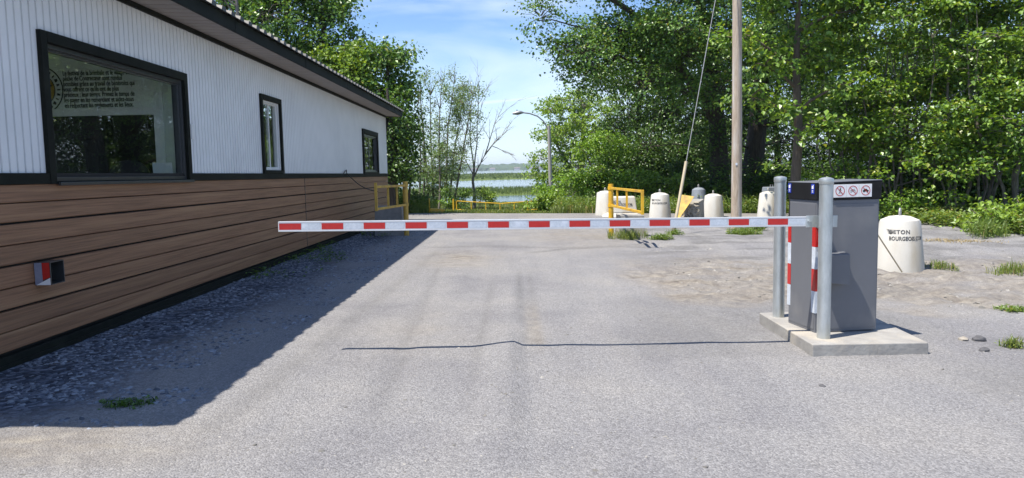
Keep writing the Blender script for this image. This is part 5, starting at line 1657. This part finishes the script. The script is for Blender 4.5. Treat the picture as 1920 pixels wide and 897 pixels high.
for k, (x, y, w_, h_, n, mt, lab) in enumerate(TUF):
    r = np.random.default_rng(520 + k)
    q = np.clip(r.standard_t(3.5, size=(n, 2)), -2.3, 2.3) * np.array([w_ * .34, w_ * .2]) + np.array([x, y])
    P = np.stack([q[:, 0], q[:, 1], ground_z(q[:, 0], q[:, 1]) - .005], 1)
    bv, bf = blades(P, h_ * 1.2, .012, .6, 530 + k)
    wv_, wf_ = weed_leaves(q[::2], h_ * .8, .055 if mt == 'weed' else .03, 540 + k, 5)
    o = link_mesh('weed_tuft', mesh_np('weed_tuft', np.concatenate([bv, wv_]), np.concatenate([bf, wf_ + len(bv)])), M[mt])
    tag(o, lab, 'weed', 'weed tufts on the lot')
r = np.random.default_rng(560)
q = r.normal(size=(420, 2)) * np.array([.55, .22]) + np.array([9.6, 16.4])
bv, bf = blades(np.stack([q[:, 0], q[:, 1], ground_z(q[:, 0], q[:, 1])], 1), .06, .012, 3.5, 561)
tag(link_mesh('dry_grass', mesh_np('dry_grass', bv, bf), M['dry_grass']), 'flattened straw-coloured dry grass before the ground cover', 'dry grass', kind='stuff')

# --- stones
def stone_mesh(P, S_, seed):
    """many low angular stones: jittered octahedra with a cut top"""
    r = np.random.default_rng(seed)
    base = np.array([[1, 0, 0], [.35, .9, .1], [-.8, .6, 0], [-.9, -.5, .05], [.3, -.95, 0], [.45, .35, .75], [-.45, .3, .8], [-.2, -.55, .7]])
    fc = np.array([[0, 1, 5], [1, 6, 5], [1, 2, 6], [2, 3, 6], [3, 7, 6], [3, 4, 7], [4, 0, 7], [0, 5, 7], [5, 6, 7]])
    n = len(P)
    a_ = r.uniform(0, 2 * np.pi, n)
    ca, sa = np.cos(a_), np.sin(a_)
    b = base[None] + r.normal(size=(n, 8, 3)) * .16
    b = b * np.stack([S_, S_ * r.uniform(.55, 1, n), S_ * r.uniform(.35, .75, n)], 1)[:, None, :]
    x = b[..., 0] * ca[:, None] - b[..., 1] * sa[:, None]; y = b[..., 0] * sa[:, None] + b[..., 1] * ca[:, None]
    v = np.stack([x, y, b[..., 2]], -1) + P[:, None, :]
    f = (np.arange(n) * 8)[:, None, None] + fc[None]
    return v.reshape(-1, 3), f.reshape(-1, 3)


m, N, L, B = new_mat('crushed_stone')
g = N.new('ShaderNodeNewGeometry')
rp = N.new('ShaderNodeValToRGB')
rp.color_ramp.elements[0].color = (0.06, 0.07, 0.09, 1); rp.color_ramp.elements[1].color = (0.27, 0.295, 0.335, 1)
L.new(g.outputs['Random Per Island'], rp.inputs[0]); L.new(rp.outputs[0], B.inputs['Base Color'])
B.inputs['Roughness'].default_value = .9
r = np.random.default_rng(570)
n = 15000
y = 3.4 + r.random(n) ** 1.7 * 17
x = -3.9 + r.random(n) ** 1.25 * 1.75
k = (vnoise(x * 2.2, y * 2.2, 95) > .33) & (y > 4.25 + .25 * r.random(n))
x, y = x[k], y[k]
v, f = stone_mesh(np.stack([x, y, ground_z(x, y) - .004], 1), r.uniform(.010, .028, len(x)), 571)
tag(link_mesh('crushed_stone', mesh_np('crushed_stone', v, f), m), 'coarse crushed stone strip along the foot of the building', 'gravel', kind='stuff')
n = 5200
y = 3.2 * (20 / 3.2) ** r.random(n)
x = r.uniform(-.7, .72, n) * y
k = (x > -2.6) & ~((x > 2.4) & (x < 3.5) & (y > 6) & (y < 7.65)) & (vnoise(x * 1.2, y * 1.2, 96) > .42)
x, y = x[k], y[k]
sx_, sy_ = r.uniform(2.2, 10, 1500), r.uniform(8.2, 14.5, 1500)
kk = (vnoise(sx_ * 1.3, sy_ * 2.0, 99) > .5) & (sx_ < .7 * sy_)
x = np.concatenate([x, sx_[kk]]); y = np.concatenate([y, sy_[kk]])
v, f = stone_mesh(np.stack([x, y, ground_z(x, y) - .002], 1), np.concatenate([r.uniform(.004, .011, len(x) - kk.sum()), r.uniform(.008, .032, kk.sum())]) * (1 + .8 * (r.random(len(x)) < .05)), 572)
m2 = m.copy(); m2.name = 'loose_chips'
_e = [q for q in m2.node_tree.nodes if q.type == 'VALTORGB'][0].color_ramp.elements
_e[0].color = (0.11, 0.105, 0.095, 1); _e[1].color = (0.34, 0.325, 0.295, 1)
tag(link_mesh('loose_gravel', mesh_np('loose_gravel', v, f), m2), 'loose gravel chips strewn over the lot', 'gravel', kind='stuff')
for k, (x, y, s_, mt, lab) in enumerate(((4.02, 6.62, .048, 'stone_a', 'small tan stone on the gravel right of the slab'),
                                        (4.16, 6.62, .062, 'stone_b', 'flat dark stone beside the small tan stone'),
                                        (3.96, 6.22, .045, 'stone_b', 'small dark stone nearer the camera than the tan stone'),
                                        (2.15, 5.16, .026, 'stone_b', 'single dark pebble on the open gravel left of the slab corner'),
                                        (7.4, 9.4, .07, 'stone_a', 'pale tan stone on the churned soil near the right edge'))):
    rr = np.random.default_rng(580 + k)
    mb = MB()
    nseg = 10
    prof = [(.75, 0), (1.0, .25), (.92, .5), (.6, .75), (.2, .85)]
    mb.lathe([(a_ * s_, b_ * s_ * .9) for a_, b_ in prof], n=nseg)
    mb.v = [(p[0] * (1 + .12 * rr.normal()) * 1.15, p[1] * (1 + .12 * rr.normal()) * .85, p[2] * (1 + .1 * rr.normal())) for p in mb.v]
    o = mb.build('stone', M[mt], None, smooth=35)
    o.location = (x, y, gz(x, y) - .008); o.rotation_euler = (0, 0, rr.uniform(0, 6))
    tag(o, lab, 'stone', 'single stones on the lot')
